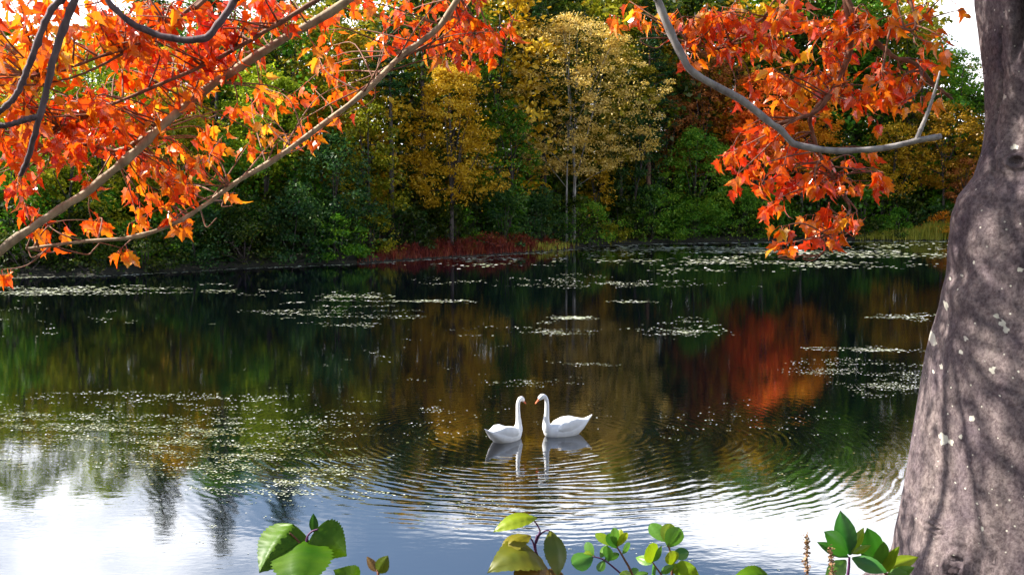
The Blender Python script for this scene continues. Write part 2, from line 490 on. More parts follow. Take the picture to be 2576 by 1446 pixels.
def pine_needles(w, h, leaf=0.16, dens=1.0, clear=0.25):
    """whorled, layered boughs; local coords with the ground at z = 0"""
    cs, nn, ss, boughs = [], [], [], []
    z = h * clear
    while z < h - 0.3:
        f = (z - h * clear) / (h * (1 - clear))
        L0 = w * (0.35 + 0.65 * math.sin(min(1, f * 1.35 + 0.15) * math.pi * 0.5)) * (1 - f) ** 0.75 + 0.35
        nb = int(5 + rng.integers(0, 3))
        a0 = rng.random() * 6.28
        for k in range(nb):
            L = L0 * (0.6 + 0.55 * rng.random())
            a = a0 + k * 6.283 / nb + rng.normal() * 0.2
            rise = 0.10 + 0.25 * f + rng.normal() * 0.06
            tip = np.array([math.cos(a) * L, math.sin(a) * L, z + L * rise])
            boughs.append(((0, 0, z), tuple(tip), 0.02 + 0.012 * L))
            nt = max(3, int(L * 4.2 * dens))
            for q in range(nt):
                s = 0.28 + 0.75 * rng.random()
                c0 = np.array([math.cos(a) * L * s, math.sin(a) * L * s, z + L * s * rise]) + rng.normal(size=3) * np.array([0.22, 0.22, 0.07]) * (0.5 + L * 0.22)
                k2 = int(13 * dens)
                cs.append(c0 + rng.normal(size=(k2, 3)) * np.array([0.24, 0.24, 0.10]))
                nn.append(rng.normal(size=(k2, 3)) * 0.55 + np.array([0, 0, 0.7]))
                ss.append(leaf * (0.6 + 0.7 * rng.random(k2)))
        z += 0.55 + 0.35 * rng.random()
    return leaf_quads(np.concatenate(cs), np.concatenate(nn), np.concatenate(ss), 0.28), boughs

def tree(name, label, px, top, bot, hw, behind, mat, shape='round', bark='bark_dark', group=None, cat='tree', dens=1.0, leaf=0.13, trunks=1, droop=0.0):
    """a broad-leaved tree or shrub standing on the far bank, measured from the photograph"""
    base0 = at_z(px, np.interp(px, [q[0] for q in SHORE_PX], [q[1] for q in SHORE_PX]))
    k = (base0.y + behind) / base0.y
    x, y = base0.x * k, base0.y + behind
    gz = float(ground_z(x, y))
    w = hw * y / F
    ztop, zbot = at(px, top, y).z, at(px, bot, y).z
    zbot = max(zbot, gz + (0.05 if shape == 'shrub' else 0.8))
    h = ztop - zbot
    t = empty(name, (x, y, gz))
    tag(t, label, cat, group)
    q, cc, cr = crown_leaves(w, h, shape, leaf=leaf, dens=dens, droop=droop)
    q = q + np.array([0, 0, zbot - gz])
    obj('crown', quads_mesh('crown', q), M[mat], t)
    mb = MB()
    H0 = ztop - gz
    if shape == 'shrub':
        for s in range(5):
            j = int(rng.integers(len(cc)))
            e = Vector(cc[j]) + Vector((0, 0, zbot - gz))
            b0 = Vector((rng.normal() * 0.2, rng.normal() * 0.2, -0.2))
            mb.tube([b0, b0.lerp(e, 0.5) + Vector((0, 0, 0.15)), e], [0.045, 0.03, 0.012], 5)
    else:
        for s in range(trunks):
            off = Vector((0, 0, 0)) if trunks == 1 else Vector((rng.normal() * 0.35, rng.normal() * 0.3, 0))
            r0 = max(0.07, H0 * 0.0125) * (1 if trunks == 1 else 0.42)
            topv = Vector((rng.normal() * w * 0.15, rng.normal() * w * 0.15, (zbot - gz) + h * (0.82 if trunks == 1 else 0.5))) + off * 2
            pts = spline([off + Vector((0, 0, -0.3)), off * 1.3 + Vector((rng.normal() * 0.15, rng.normal() * 0.15, H0 * 0.33)), topv], 9)
            mb.tube(pts, [r0 * (1.25 - 1.1 * i / 8) for i in range(9)], 8)
            for b_ in range(int(9 / trunks) + 2):
                j = int(rng.integers(len(cc)))
                e = Vector(cc[j]) + Vector((0, 0, zbot - gz))
                i0 = 3 + int(rng.integers(0, 5))
                s0 = pts[i0]
                if e.z < s0.z - 0.5: continue
                mid = s0.lerp(e, 0.5) + Vector((0, 0, 0.25 * rng.random()))
                mb.tube([s0, mid, e], [r0 * 0.42, r0 * 0.26, 0.012], 5)
    mb.build('trunk', M[bark], t)
    return t

def pine(name, label, px, top, hw, behind, mat='pine', bark='bark_pine', group=None, clear=0.3, dens=1.0):
    base0 = at_z(px, np.interp(px, [q[0] for q in SHORE_PX], [q[1] for q in SHORE_PX]))
    k = (base0.y + behind) / base0.y
    x, y = base0.x * k, base0.y + behind
    gz = float(ground_z(x, y))
    w = hw * y / F
    h = at(px, top, y).z - gz
    t = empty(name, (x, y, gz))
    tag(t, label, 'tree', group)
    q, boughs = pine_needles(w, h, clear=clear, dens=dens)
    obj('crown', quads_mesh('crown', q), M[mat], t)
    mb = MB()
    r0 = h * 0.0125
    mb.tube([(0, 0, -0.3), (0.05, 0.03, h * 0.4), (0, 0, h * 0.75), (0, 0, h * 0.98)], [r0 * 1.2, r0 * 0.85, r0 * 0.45, 0.02], 8)
    for a_, b_, r_ in boughs:
        mb.tube([a_, tuple((Vector(a_) + Vector(b_)) / 2), b_], [r_, r_ * 0.7, 0.008], 4)
    mb.build('trunk', M[bark], t)
    return t

T, PN = tree, pine
# left of the frame, seen between the maple leaves
T('lime_tree', 'sunlit yellow green tree behind the maple leaves at the left edge', 40, 70, 520, 150, 8, 'lime', dens=1.5)
T('lime_tree', 'broad lime green tree behind the two purple blurred maple limbs', 260, 70, 500, 140, 10, 'lime', dens=1.5)
T('lime_tree', 'rounded light green tree between the two long slanting maple branches', 670, 168, 440, 105, 8, 'lime', dens=1.5)
T('olive_tree', 'dull olive tree under the long slanting branch at left', 450, 250, 560, 120, 6, 'olive', dens=1.4)
T('olive_tree', 'low olive tree behind the lowest orange leaves at left', 190, 330, 600, 130, 4, 'olive')
T('green_tree', 'dark green tree at the left edge below the orange leaves', 20, 380, 640, 110, 3, 'green')
T('green_tree', 'shaded green tree below the middle of the slanting maple branch', 560, 350, 600, 110, 4, 'green')
PN('pine_tree', 'tall dark pine rising out of frame behind the curved maple limb', 545, -150, 85, 17, dens=1.1)
PN('pine_tree', 'tall pine left of the curved maple limb, top out of frame', 395, -110, 80, 19)
PN('pine_tree', 'dark pine above the rounded light green tree', 700, -130, 90, 16, dens=1.1)
T('olive_tree', 'olive tree behind the hanging red leaf cluster near top middle', 850, 60, 430, 130, 13, 'olive')
T('willow_tree', 'grey green drooping tree leaning to the water left of the dark pine', 840, 340, 640, 105, 3, 'bluegreen', droop=0.8)
T('green_tree', 'olive green tree just left of the dark pine trunk', 930, 260, 560, 85, 6, 'olive')
PN('pine_tree', 'bare trunked dark pine left of the golden tree', 985, 30, 60, 7, bark='bark_dark', clear=0.66)
# the middle
T('golden_tree', 'golden brown tree, widest at its foot, over the red grass', 1135, 160, 515, 122, 3.5, 'gold', 'pear', dens=1.35, leaf=0.11)
T('green_tree', 'bushy green tree above and behind the golden tree', 1160, 20, 330, 130, 15, 'green')
T('green_tree', 'dark green tree between the golden and the pale yellow tree', 1275, 250, 560, 85, 8, 'green')
PN('pine_tree', 'bright green pine top above the gap between golden and yellow trees', 1330, -70, 95, 13, mat='pine')
T('birch_tree', 'tall pale yellow tree on slim white trunks', 1430, 42, 435, 188, 5, 'paleyellow', 'round', 'bark_pale', dens=1.2, trunks=3, leaf=0.11)
T('golden_tree', 'olive gold tree at the right shoulder of the pale yellow tree', 1560, 120, 440, 85, 6, 'yellowolive', 'tall', dens=1.5)
T('golden_tree', 'small golden sapling below the pale yellow tree', 1500, 400, 540, 50, 4, 'gold', dens=0.8)
T('olive_tree', 'yellow olive tree at the top edge right of the pale yellow tree', 1540, -40, 260, 110, 16, 'olive')
PN('pine_tree', 'layered pine with a reddish trunk right of the yellow trees', 1628, 60, 95, 6, clear=0.42)
T('rust_tree', 'rusty brown oak behind the grey hanging limb', 1765, 135, 440, 95, 9, 'rust', dens=1.5)
T('rust_tree', 'smaller rusty tree right of the layered pine', 1680, 240, 430, 62, 8, 'rust')
T('red_tree', 'pinkish red tree showing under the grey limb', 1915, 180, 410, 90, 3.5, 'red', dens=1.7)
T('orange_tree', 'bright orange tree behind the hanging maple spray', 2020, 200, 430, 80, 3.5, 'orange', dens=1.7)
T('orange_tree', 'tan orange tree below the pinkish red one', 1840, 290, 440, 60, 7, 'orange')
T('green_tree', 'blue green tree on the shore below the layered pine', 1600, 285, 600, 70, 2.5, 'bluegreen')
T('green_tree', 'bright green sunlit tree on the shore left of the hanging maple spray', 1745, 330, 600, 90, 3, 'bright', dens=1.5)
T('green_tree', 'dark green tree behind the hanging maple spray', 1900, 380, 600, 100, 6, 'green')
T('green_tree', 'tall dark tree behind the right hand maple leaves', 2020, 40, 480, 120, 12, 'dark')
T('green_tree', 'tall green tree behind the brown forked maple twigs', 2140, -30, 450, 110, 14, 'green')
# right, towards the trunk
T('olive_tree', 'olive green tree with its top against the white sky', 2275, 15, 320, 105, 14, 'olive')
T('green_tree', 'dark green tree just left of the big trunk under the sky', 2400, 130, 420, 70, 13, 'green')
T('golden_tree', 'orange gold tree left of the big trunk', 2370, 262, 470, 105, 6, 'browngold', dens=1.5)
T('golden_tree', 'olive gold tree at the left of the orange gold tree', 2240, 310, 500, 80, 6, 'gold')
T('red_tree', 'low rust red tree hard against the big trunk', 2425, 400, 520, 50, 4, 'rust')
T('golden_tree', 'orange gold tree mostly hidden by the big trunk', 2540, 250, 480, 100, 8, 'browngold')
T('green_tree', 'dark green tree hidden behind the lowest maple spray', 2080, 330, 560, 90, 6, 'dark')
# shrubs along the water
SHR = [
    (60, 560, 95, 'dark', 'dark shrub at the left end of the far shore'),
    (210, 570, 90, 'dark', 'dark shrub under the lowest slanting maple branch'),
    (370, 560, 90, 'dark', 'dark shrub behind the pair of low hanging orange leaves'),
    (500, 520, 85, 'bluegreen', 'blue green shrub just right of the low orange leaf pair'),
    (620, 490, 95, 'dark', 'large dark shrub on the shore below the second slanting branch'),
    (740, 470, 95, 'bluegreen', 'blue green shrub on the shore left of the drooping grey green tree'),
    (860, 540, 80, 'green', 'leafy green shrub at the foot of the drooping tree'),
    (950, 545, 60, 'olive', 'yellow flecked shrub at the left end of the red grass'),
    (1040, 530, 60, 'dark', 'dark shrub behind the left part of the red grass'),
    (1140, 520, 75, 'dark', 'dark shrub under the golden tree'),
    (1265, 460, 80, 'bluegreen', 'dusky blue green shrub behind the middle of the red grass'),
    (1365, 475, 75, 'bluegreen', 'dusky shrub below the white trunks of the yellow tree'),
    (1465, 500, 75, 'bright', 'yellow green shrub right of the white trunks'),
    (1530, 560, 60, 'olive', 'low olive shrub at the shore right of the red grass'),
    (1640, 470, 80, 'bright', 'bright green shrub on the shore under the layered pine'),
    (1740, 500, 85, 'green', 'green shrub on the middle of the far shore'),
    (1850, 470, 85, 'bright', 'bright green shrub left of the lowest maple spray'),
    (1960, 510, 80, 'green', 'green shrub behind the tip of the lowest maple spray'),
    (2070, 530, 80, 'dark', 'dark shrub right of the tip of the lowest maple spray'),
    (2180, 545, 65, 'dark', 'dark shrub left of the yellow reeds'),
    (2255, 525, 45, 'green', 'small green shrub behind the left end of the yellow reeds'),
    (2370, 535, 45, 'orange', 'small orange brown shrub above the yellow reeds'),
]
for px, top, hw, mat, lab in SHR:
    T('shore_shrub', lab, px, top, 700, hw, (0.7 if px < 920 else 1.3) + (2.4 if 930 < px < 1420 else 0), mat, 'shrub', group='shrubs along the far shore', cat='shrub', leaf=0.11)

for px, top, hw, lab in ((1010, 622, 40, 'left low russet bush in the red marsh grass'), (1120, 606, 48, 'second russet bush from the left in the red marsh grass'), (1215, 592, 50, 'tall russet bush in the red marsh grass'), (1300, 590, 46, 'tallest russet bush towards the right of the red marsh grass'), (1375, 604, 34, 'last russet bush at the right end of the red marsh grass')):
    T('russet_bush', lab, px, top, 700, hw, 2.2, 'redgrass', 'shrub', group='russet bushes in the marsh grass', cat='bush', leaf=0.09)

# the deep wood behind: copies of a few trees
def copy_tree(src, x, y, s, rz):
    c = src.copy(); col.objects.link(c)
    for ch in src.children:
        d = ch.copy(); col.objects.link(d); d.parent = c
    c.location = (x, y, float(ground_z(x, y))); c.scale = (s, s, s); c.rotation_euler = (0, 0, rz)
    return c
WOODLAB = 'tree standing deep in the far wood behind the front row'
protos = []
for i, (mat, shp) in enumerate((('dark', 'tall'), ('green', 'round'), ('olive', 'tall'), ('gold', 'round'))):
    gz = 0
    t = empty('wood_tree', (0, 300, 0)); tag(t, WOODLAB, 'tree', 'trees deep in the far wood')
    q, cc, cr = crown_leaves(3.3, 11.0, shp, leaf=0.17, dens=0.75)
    obj('crown', quads_mesh('crown', q + np.array([0, 0, 1.0])), M[mat], t)
    mb = MB(); mb.tube([(0, 0, -0.4), (0.1, 0, 5), (0, 0.1, 10.5)], [0.2, 0.14, 0.03], 7)
    for c_ in cc[:10]:
        if c_[2] > 1.0: mb.tube([(0.08, 0, c_[2] * 0.7 + 0.6), tuple(c_ + np.array([0, 0, 1.0]))], [0.06, 0.01], 4)
    mb.build('trunk', M['bark_dark'], t)
    protos.append(t)
used = [False] * 4
def skyline(px):
    return np.interp(px, [-400, 0, 330, 360, 720, 760, 1000, 1300, 2200, 2300, 2440, 2600, 2900], [70, 70, 70, -40, -40, -20, -110, -150, -140, 30, 150, 260, 260])
for row, behind in enumerate((13, 21, 30, 40)):
    for px in np.arange(-160 + row * 33, 2760, 118):
        px = float(px + rng.normal() * 20)
        pyx = np.clip(px, 0, 2575)
        b0 = at_z(px, np.interp(pyx, [q[0] for q in SHORE_PX], [q[1] for q in SHORE_PX]))
        k = (b0.y + behind) / b0.y
        x, y = b0.x * k, b0.y + behind
        top = float(skyline(px)) + abs(rng.normal()) * 35 + (3 - row) * 30
        gz = float(ground_z(x, y))
        hgt = at(px, top, y).z - gz
        i = int(rng.choice(4, p=[0.20, 0.30, 0.36, 0.14]))
        s = hgt / 12.0
        if used[i]: copy_tree(protos[i], x, y, s, rng.random() * 6.28)
        else:
            used[i] = True
            protos[i].location = (x, y, gz); protos[i].scale = (s, s, s)

# unseen trees added behind the photographer to cut sky light on the trunk
for k in range(16):
    x, y = -34 + 4.6 * k + rng.normal() * 1.2, -9 - 7 * rng.random()
    nt_ = copy_tree(protos[k % 4], x, y, 1.0 + 0.35 * rng.random(), rng.random() * 6.28)
    tag(nt_, 'unseen tree added behind the viewpoint to block sky light', 'tree', 'unseen trees added behind the viewpoint')

# understory thicket filling the wood's floor
sprotos = []
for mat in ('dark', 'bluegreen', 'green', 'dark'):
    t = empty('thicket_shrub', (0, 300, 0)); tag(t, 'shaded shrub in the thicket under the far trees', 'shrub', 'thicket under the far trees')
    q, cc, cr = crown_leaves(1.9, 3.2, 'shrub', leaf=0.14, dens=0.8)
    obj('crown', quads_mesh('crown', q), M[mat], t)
    mb = MB()
    for c_ in cc[:7]: mb.tube([(0, 0, -0.3), tuple(c_ * np.array([.5, .5, .6])), tuple(c_)], [0.05, 0.03, 0.01], 4)
    mb.build('trunk', M['bark_dark'], t)
    sprotos.append(t)
sused = [False] * 4
for behind in (3.2, 6.5, 11, 17, 25):
    for px in np.arange(-120, 2700, 92):
        px = float(px + rng.normal() * 18)
        b0 = at_z(px, np.interp(np.clip(px, 0, 2575), [q[0] for q in SHORE_PX], [q[1] for q in SHORE_PX]))
        bh = behind + (3.5 if 915 < px < 1430 else 0) + rng.normal() * 0.6
        k = (b0.y + bh) / b0.y
        x, y = b0.x * k, b0.y + bh
        s = (0.8 + 0.55 * rng.random() + behind * 0.02) * (1 + 0.35 * min(1, max(0, (px - 1400) / 400)))
        i = int(rng.integers(4))
        if sused[i]: copy_tree(sprotos[i], x, y, s, rng.random() * 6.28)
        else:
            sused[i] = True
            sprotos[i].location = (x, y, float(ground_z(x, y))); sprotos[i].scale = (s, s, s)

# ------------------------------------------------------------------ marsh grass
def blades(name, mat, label, cat, spots, hfun, width=0.03, lean=0.35):
    vs_, fs_ = [], []
    for (px, off) in spots:
        b0 = at_z(px, np.interp(px, [q[0] for q in SHORE_PX], [q[1] for q in SHORE_PX]))
        k = (b0.y + off) / b0.y
        x, y = b0.x * k, b0.y + off
        z = max(-0.02, float(ground_z(x, y)) - 0.03)
        h = hfun(px, off) * (0.55 + 0.6 * random.random())
        a_ = random.random() * 6.28
        dx, dy = math.cos(a_), math.sin(a_)
        L = lean * h * (0.3 + random.random())
        wv = Vector((-dy, dx, 0)) * width * (0.6 + 0.8 * random.random())
        b_ = len(vs_)
        p0 = Vector((x, y, z)); p1 = p0 + Vector((dx * L * 0.3, dy * L * 0.3, h * 0.6)); p2 = p0 + Vector((dx * L, dy * L, h))
        vs_ += [p0 - wv, p0 + wv, p1 + wv * 0.8, p1 - wv * 0.8, p2]
        fs_ += [(b_, b_ + 1, b_ + 2, b_ + 3), (b_ + 3, b_ + 2, b_ + 4)]
    o = obj(name, new_mesh(name, [tuple(v) for v in vs_], fs_), M[mat])
    tag(o, label, cat, kind='stuff')
    return o
random.seed(5)
def rh(px, off): return np.interp(px, [900, 960, 1050, 1150, 1250, 1330, 1400, 1440], [0.25, 0.7, 1.05, 1.3, 1.6, 1.45, 0.8, 0.3]) * 0.62 * (0.7 + 0.35 * min(off, 3) / 3) * (1 + 0.28 * math.sin(px * 0.09 + off) + 0.2 * math.sin(px * 0.23))
blades('marsh_grass', 'redgrass', 'crimson red marsh grass along the far shore', 'grass', [(1170 + 270 * max(-1, min(1, random.gauss(0, 0.55))), 0.1 + 3.6 * random.random()) for _ in range(11500)], rh, 0.022)
blades('marsh_reeds', 'yellowgrass', 'yellow green reeds at the right end of the far shore', 'reeds',
       [(2150 + 300 * random.random() ** 0.75, 0.1 + 2.6 * random.random()) for _ in range(3200)] + [(1385 + 28 * random.gauss(0, 1), 0.0 + 1.6 * random.random()) for _ in range(260)],
       lambda px, off: (0.62 if px < 1500 else np.interp(px, [2150, 2230, 2300, 2340, 2450], [0.35, 0.9, 1.2, 1.9, 1.8])), 0.04)

# ------------------------------------------------------------------ floating leaves on the water
m, n, l, out = newmat('floating_leaf')
geo = n.new('ShaderNodeNewGeometry')
rp = n.new('ShaderNodeValToRGB'); el = rp.color_ramp.elements
el[0].color = (0.22, 0.24, 0.10, 1); el[1].color = (0.82, 0.82, 0.76, 1)  # near-white end puts the leaves' sky glint into their colour
e = el.new(0.5); e.color = (0.48, 0.52, 0.34, 1)
l.new(geo.outputs['Random Per Island'], rp.inputs[0])
p = n.new('ShaderNodeBsdfPrincipled'); p.inputs['Roughness'].default_value = 0.32
p.inputs['Specular IOR Level'].default_value = 0.7
l.new(rp.outputs[0], p.inputs['Base Color']); l.new(p.outputs[0], out.inputs[0])
M['pad'] = m
random.seed(21)
pv, pf = [], []
def pad(px, py, wpx):
    if py < np.interp(px, [q[0] for q in SHORE_PX], [q[1] for q in SHORE_PX]) + 1: return
    c = at_z(px, py)
    if c.y < NEAR_Y + 1: return
    r = wpx / F * c.y * 0.5
    r = min(max(r, 0.012), 0.26)
    ax, ay = random.gauss(0, 0.06), random.gauss(0, 0.09)
    a0 = random.random() * 6.28; k = 6
    el_ = 0.4 + 0.5 * random.random()
    b_ = len(pv)
    for i in range(k):
        t = a0 + i * 6.283 / k; rr = r * (0.75 + 0.4 * random.random())
        dx, dy = rr * math.cos(t), rr * el_ * math.sin(t)
        pv.append((c.x + dx, c.y + dy, 0.006 + max(-0.004, ax * dx + ay * dy)))
    pf.append(tuple(range(b_, b_ + k)))
def streaks(x, y):
    v = math.sin(y * 0.21 + 2.2 * math.sin(x * 0.0041 + 1.0)) + 0.8 * math.sin(y * 0.47 + x * 0.006 + 2.0 * math.sin(x * 0.011)) + 0.7 * math.sin(x * 0.021 + y * 0.05) + 0.5 * math.sin(x * 0.057 - y * 0.13)
    return 0.42 + 0.42 * v
def patch(cx, cy, rx, ry, runs, wpx=(3, 7), length=(10, 90), slope=0.0, gap=1.0):
    for _ in range(runs):
        u = max(-1.6, min(1.6, random.gauss(0, 0.55))); v = max(-1.7, min(1.7, random.gauss(0, 0.55)))
        x0, y0 = cx + u * rx, cy + v * ry + u * rx * slope
        L = random.uniform(*length)
        x = x0 - L / 2
        while x < x0 + L / 2:
            w = random.uniform(*wpx) * (0.8 if cy > 900 else 1)
            if runs < 25 or streaks(x, y0) > random.random(): pad(x, y0 + random.gauss(0, 0.6 + wpx[1] * 0.10), w)
            x += w * (random.uniform(0.5, 1.3) if cy < 900 else random.uniform(0.7, 2.6)) * gap
# shoreline scum line
for i in range(1500):
    px = random.uniform(-40, 2420)
    pad(px, np.interp(px, [q[0] for q in SHORE_PX], [q[1] for q in SHORE_PX]) + 2 + abs(random.gauss(0, 1.3)), random.uniform(4, 11))
patch(1250, 652, 300, 9, 90, (5, 12), (30, 160), -0.03)
patch(1950, 628, 480, 12, 130, (5, 14), (60, 260), gap=0.9)
patch(1950, 656, 400, 22, 100, (5, 13), (60, 260), gap=0.9)
patch(2300, 632, 150, 14, 70, (5, 13), (30, 120))
patch(1430, 710, 330, 12, 210, (3, 7), (10, 60), gap=1.3)
patch(200, 728, 230, 12, 24, (4, 11), (60, 200), gap=0.8)
patch(80, 738, 120, 5, 14, (4, 11), (60, 180), gap=0.8)
patch(560, 735, 160, 10, 16, (4, 9), (10, 60))
patch(880, 748, 130, 10, 18, (4, 10), (20, 80))
patch(830, 790, 190, 28, 17, (3, 8), (30, 170))
patch(860, 815, 120, 6, 5, (4, 9), (60, 150))
patch(1080, 757, 140, 2, 10, (4, 10), (40, 140))
patch(1430, 799, 55, 2, 12, (5, 10), (50, 100), gap=0.7)
patch(1590, 758, 50, 2, 4, (5, 9), (30, 70), gap=0.7)
patch(1400, 830, 220, 12, 40, (3, 8), (20, 110))
patch(1740, 830, 90, 22, 46, (3, 8), (20, 90))
patch(2290, 797, 90, 5, 14, (4, 9), (30, 110))
patch(2190, 879, 110, 5, 16, (4, 9), (30, 110))
patch(1300, 965, 130, 14, 46, (3, 7), (8, 60))
patch(1100, 1030, 60, 10, 12, (3, 7), (10, 50))
patch(120, 800, 260, 60, 34, (3, 7), (5, 40))
patch(1020, 890, 250, 90, 30, (3, 6), (3, 30))
patch(1480, 915, 90, 6, 12, (3, 7), (10, 60))
patch(2160, 925, 200, 26, 110, (3, 8), (20, 130))
patch(2230, 970, 130, 26, 90, (3, 8), (20, 110))
patch(1850, 1060, 420, 40, 150, (3, 8), (4, 30), gap=1.8)
patch(1150, 1060, 160, 50, 90, (3, 8), (4, 24), gap=1.8)
patch(380, 1000, 380, 16, 100, (3, 9), (20, 140))
patch(160, 1060, 240, 40, 210, (3, 9), (15, 90))
patch(640, 1060, 300, 50, 190, (3, 9), (12, 90))
patch(480, 1130, 400, 60, 300, (3, 9), (10, 80))
patch(700, 1200, 270, 50, 230, (4, 10), (10, 90))
patch(720, 1235, 200, 22, 60, (4, 10), (20, 120))
patch(560, 1300, 210, 70, 60, (3, 8), (4, 30))
patch(1180, 1260, 130, 60, 60, (3, 8), (4, 30))
patch(1700, 1380, 400, 50, 40, (2, 5), (3, 12))
patch(2050, 1230, 200, 50, 30, (3, 7), (4, 30))
pads = obj('floating_leaves', new_mesh('floating_leaves', pv, pf), M['pad'])
# denser olive weed at the left, tree reflections painted into its colour too
m, n, l, out = newmat('weed_reflection_mat')
geo = n.new('ShaderNodeNewGeometry')
rp = n.new('ShaderNodeValToRGB'); el = rp.color_ramp.elements
el[0].color = (0.03, 0.045, 0.006, 1); el[1].color = (0.22, 0.19, 0.03, 1)
e = el.new(0.6); e.color = (0.085, 0.10, 0.010, 1)
l.new(geo.outputs['Random Per Island'], rp.inputs[0])
p = n.new('ShaderNodeBsdfPrincipled'); p.inputs['Roughness'].default_value = 0.5
l.new(rp.outputs[0], p.inputs['Base Color']); l.new(p.outputs[0], out.inputs[0])
keep = (pv, pf); pv, pf = [], []
patch(330, 1090, 420, 50, 460, (5, 13), (20, 110), gap=0.8)
patch(560, 1140, 330, 55, 330, (5, 13), (20, 110), gap=0.8)
patch(760, 1190, 200, 40, 150, (5, 13), (20, 100), gap=0.9)
patch(60, 1060, 160, 30, 160, (5, 12), (20, 100), gap=0.9)
patch(1180, 1250, 110, 40, 60, (5, 12), (10, 60), gap=1.0)
patch(2000, 1180, 260, 40, 60, (5, 12), (10, 60), gap=1.2)
weed = obj('weed_reflection_mat', new_mesh('weed_reflection_mat', [(x_, y_, z_ - 0.002) for x_, y_, z_ in pv], pf), m)
tag(weed, 'olive weed with painted tree reflection on the left of the pond', 'pond weed', kind='stuff')
tag(pads, 'leaves and weed with sky glint painted pale, floating in streaks on the pond', 'pond weed', kind='stuff')

# ------------------------------------------------------------------ swans
def ell_loft(mb, secs, sides=20):
    """secs: (centre, tangent-free axes a, b) rings of ellipses"""
    base = len(mb.v)
    for c, a_, b_ in secs:
        for k in range(sides):
            w = 2 * math.pi * k / sides
            mb.v.append(tuple(Vector(c) + Vector(a_) * math.cos(w) + Vector(b_) * math.sin(w)))
    for i in range(len(secs) - 1):
        for k in range(sides):
            k2 = (k + 1) % sides
            mb.f.append((base + i * sides + k, base + i * sides + k2, base + (i + 1) * sides + k2, base + (i + 1) * sides + k))
    mb.f.append(tuple(base + k for k in range(sides))[::-1])
    mb.f.append(tuple(base + (len(secs) - 1) * sides + k for k in range(sides)))

def swan(label, loc, heading, s=1.0, neck_lean=0.0):
    mb = MB()
    body = [(-0.60, 0.335, .010, .008), (-0.54, .290, .042, .022), (-0.46, .232, .085, .050), (-0.36, .175, .135, .105), (-0.22, .125, .185, .165),
            (-0.05, .09, .212, .205), (0.12, .075, .210, .200), (0.26, .07, .175, .175), (0.36, .08, .125, .140), (0.43, .095, .075, .085), (0.46, .10, .03, .035)]
    ell_loft(mb, [((x, 0, z), (0, w, 0), (0, 0, hh)) for x, z, w, hh in body])
    for sgn in (-1, 1):       # folded wings
        wing = [(0.24, .155, .14, .02, .03), (0.16, .165, .165, .055, .09), (0.0, .16, .19, .068, .125), (-0.16, .135, .215, .062, .115), (-0.30, .098, .212, .05, .08), (-0.41, .066, .228, .032, .042), (-0.49, .042, .245, .012, .015)]
        ell_loft(mb, [((x, sgn * y, z), (0, w, 0), (0, 0, hh)) for x, y, z, w, hh in wing], 14)
    nl = neck_lean
    neck = spline([(0.28, 0, .08), (0.385, 0, .16), (0.415, 0, .28), (0.405 + nl * .3, 0, .42), (0.40 + nl * .6, 0, .56), (0.405 + nl, 0, .68), (0.435 + nl, 0, .755), (0.490 + nl, 0, .782), (0.545 + nl, 0, .757), (0.580 + nl, 0, .722)], 37)
    rad = np.interp(np.linspace(0, 1, 37), [0, .11, .22, .33, .45, .56, .66, .75, .82, .9, 1], [.13, .105, .064, .048, .042, .040, .041, .047, .054, .046, .026])
    mb.tube(neck, list(rad), 16)
    me0 = new_mesh('swan_raw', mb.v, mb.f)
    tmp = bpy.data.objects.new('swan_raw', me0); col.objects.link(tmp)
    rm = tmp.modifiers.new('r', 'REMESH'); rm.mode = 'VOXEL'; rm.voxel_size = 0.0075; rm.use_smooth_shade = True
    sm = tmp.modifiers.new('s', 'SMOOTH'); sm.factor = 0.6; sm.iterations = 9
    dg = bpy.context.evaluated_depsgraph_get()
    me = bpy.data.meshes.new_from_object(tmp.evaluated_get(dg))
    me.name = 'swan_body'
    bpy.data.objects.remove(tmp)
    root = empty('swan', loc)
    root.rotation_euler = (0, 0, math.atan2(heading[1], heading[0]))
    root.scale = (s, s, s)
    tag(root, label, 'swan', 'swans facing each other on the pond')
    me.polygons.foreach_set('use_smooth', np.ones(len(me.polygons), dtype=bool))
    obj('body', me, M['swan'], root)
    # bill, frontal knob, eyes
    b0 = Vector((0.572 + nl, 0, .728)); d = Vector((0.72, 0, -0.70)).normalized(); u = Vector((0.70, 0, 0.72)).normalized()
    bl = MB()
    ell_loft(bl, [(b0 + d * t, (0, w, 0), u * hh) for t, w, hh in ((-.015, .022, .026), (.0, .022, .025), (.03, .019, .019), (.06, .018, .013), (.085, .019, .010), (.105, .015, .007), (.112, .006, .004))], 12)
    bill = bl.build('bill', M['bill'], root)
    kb = MB()
    kc = b0 + u * .024 - d * .004
    ell_loft(kb, [(kc + d * t, (0, w, 0), u * w) for t, w in ((-.014, .004), (-.009, .012), (0, .016), (.009, .012), (.014, .004))], 10)
    kb.build('bill_knob', M['black'], bill)
    for sgn in (-1, 1):
        ey = MB(); ec = Vector((0.535 + nl, sgn * .040, .768))
        ell_loft(ey, [(ec + Vector((0, sgn * t, 0)), (w, 0, 0), (0, 0, w)) for t, w in ((-.008, .004), (-.003, .008), (.002, .008), (.006, .003))], 8)
        ey.build('eye', M['black'], root)
    return root
pr = at_z(1375, 1097); pl = at_z(1303, 1099)
hr = Vector((-0.90, -0.44)); hl = Vector((0.66, 0.75))
sr, sl = 0.985, 0.92
swan('right hand swan with its wing toward us, facing left', (pr.x - hr.x * 0.40 * sr, pr.y - hr.y * 0.40 * sr, 0), hr, sr)
swan('left hand swan with shorter looking body, facing right', (pl.x - hl.x * 0.40 * sl, pl.y - hl.y * 0.40 * sl, 0), hl, sl, -0.01)

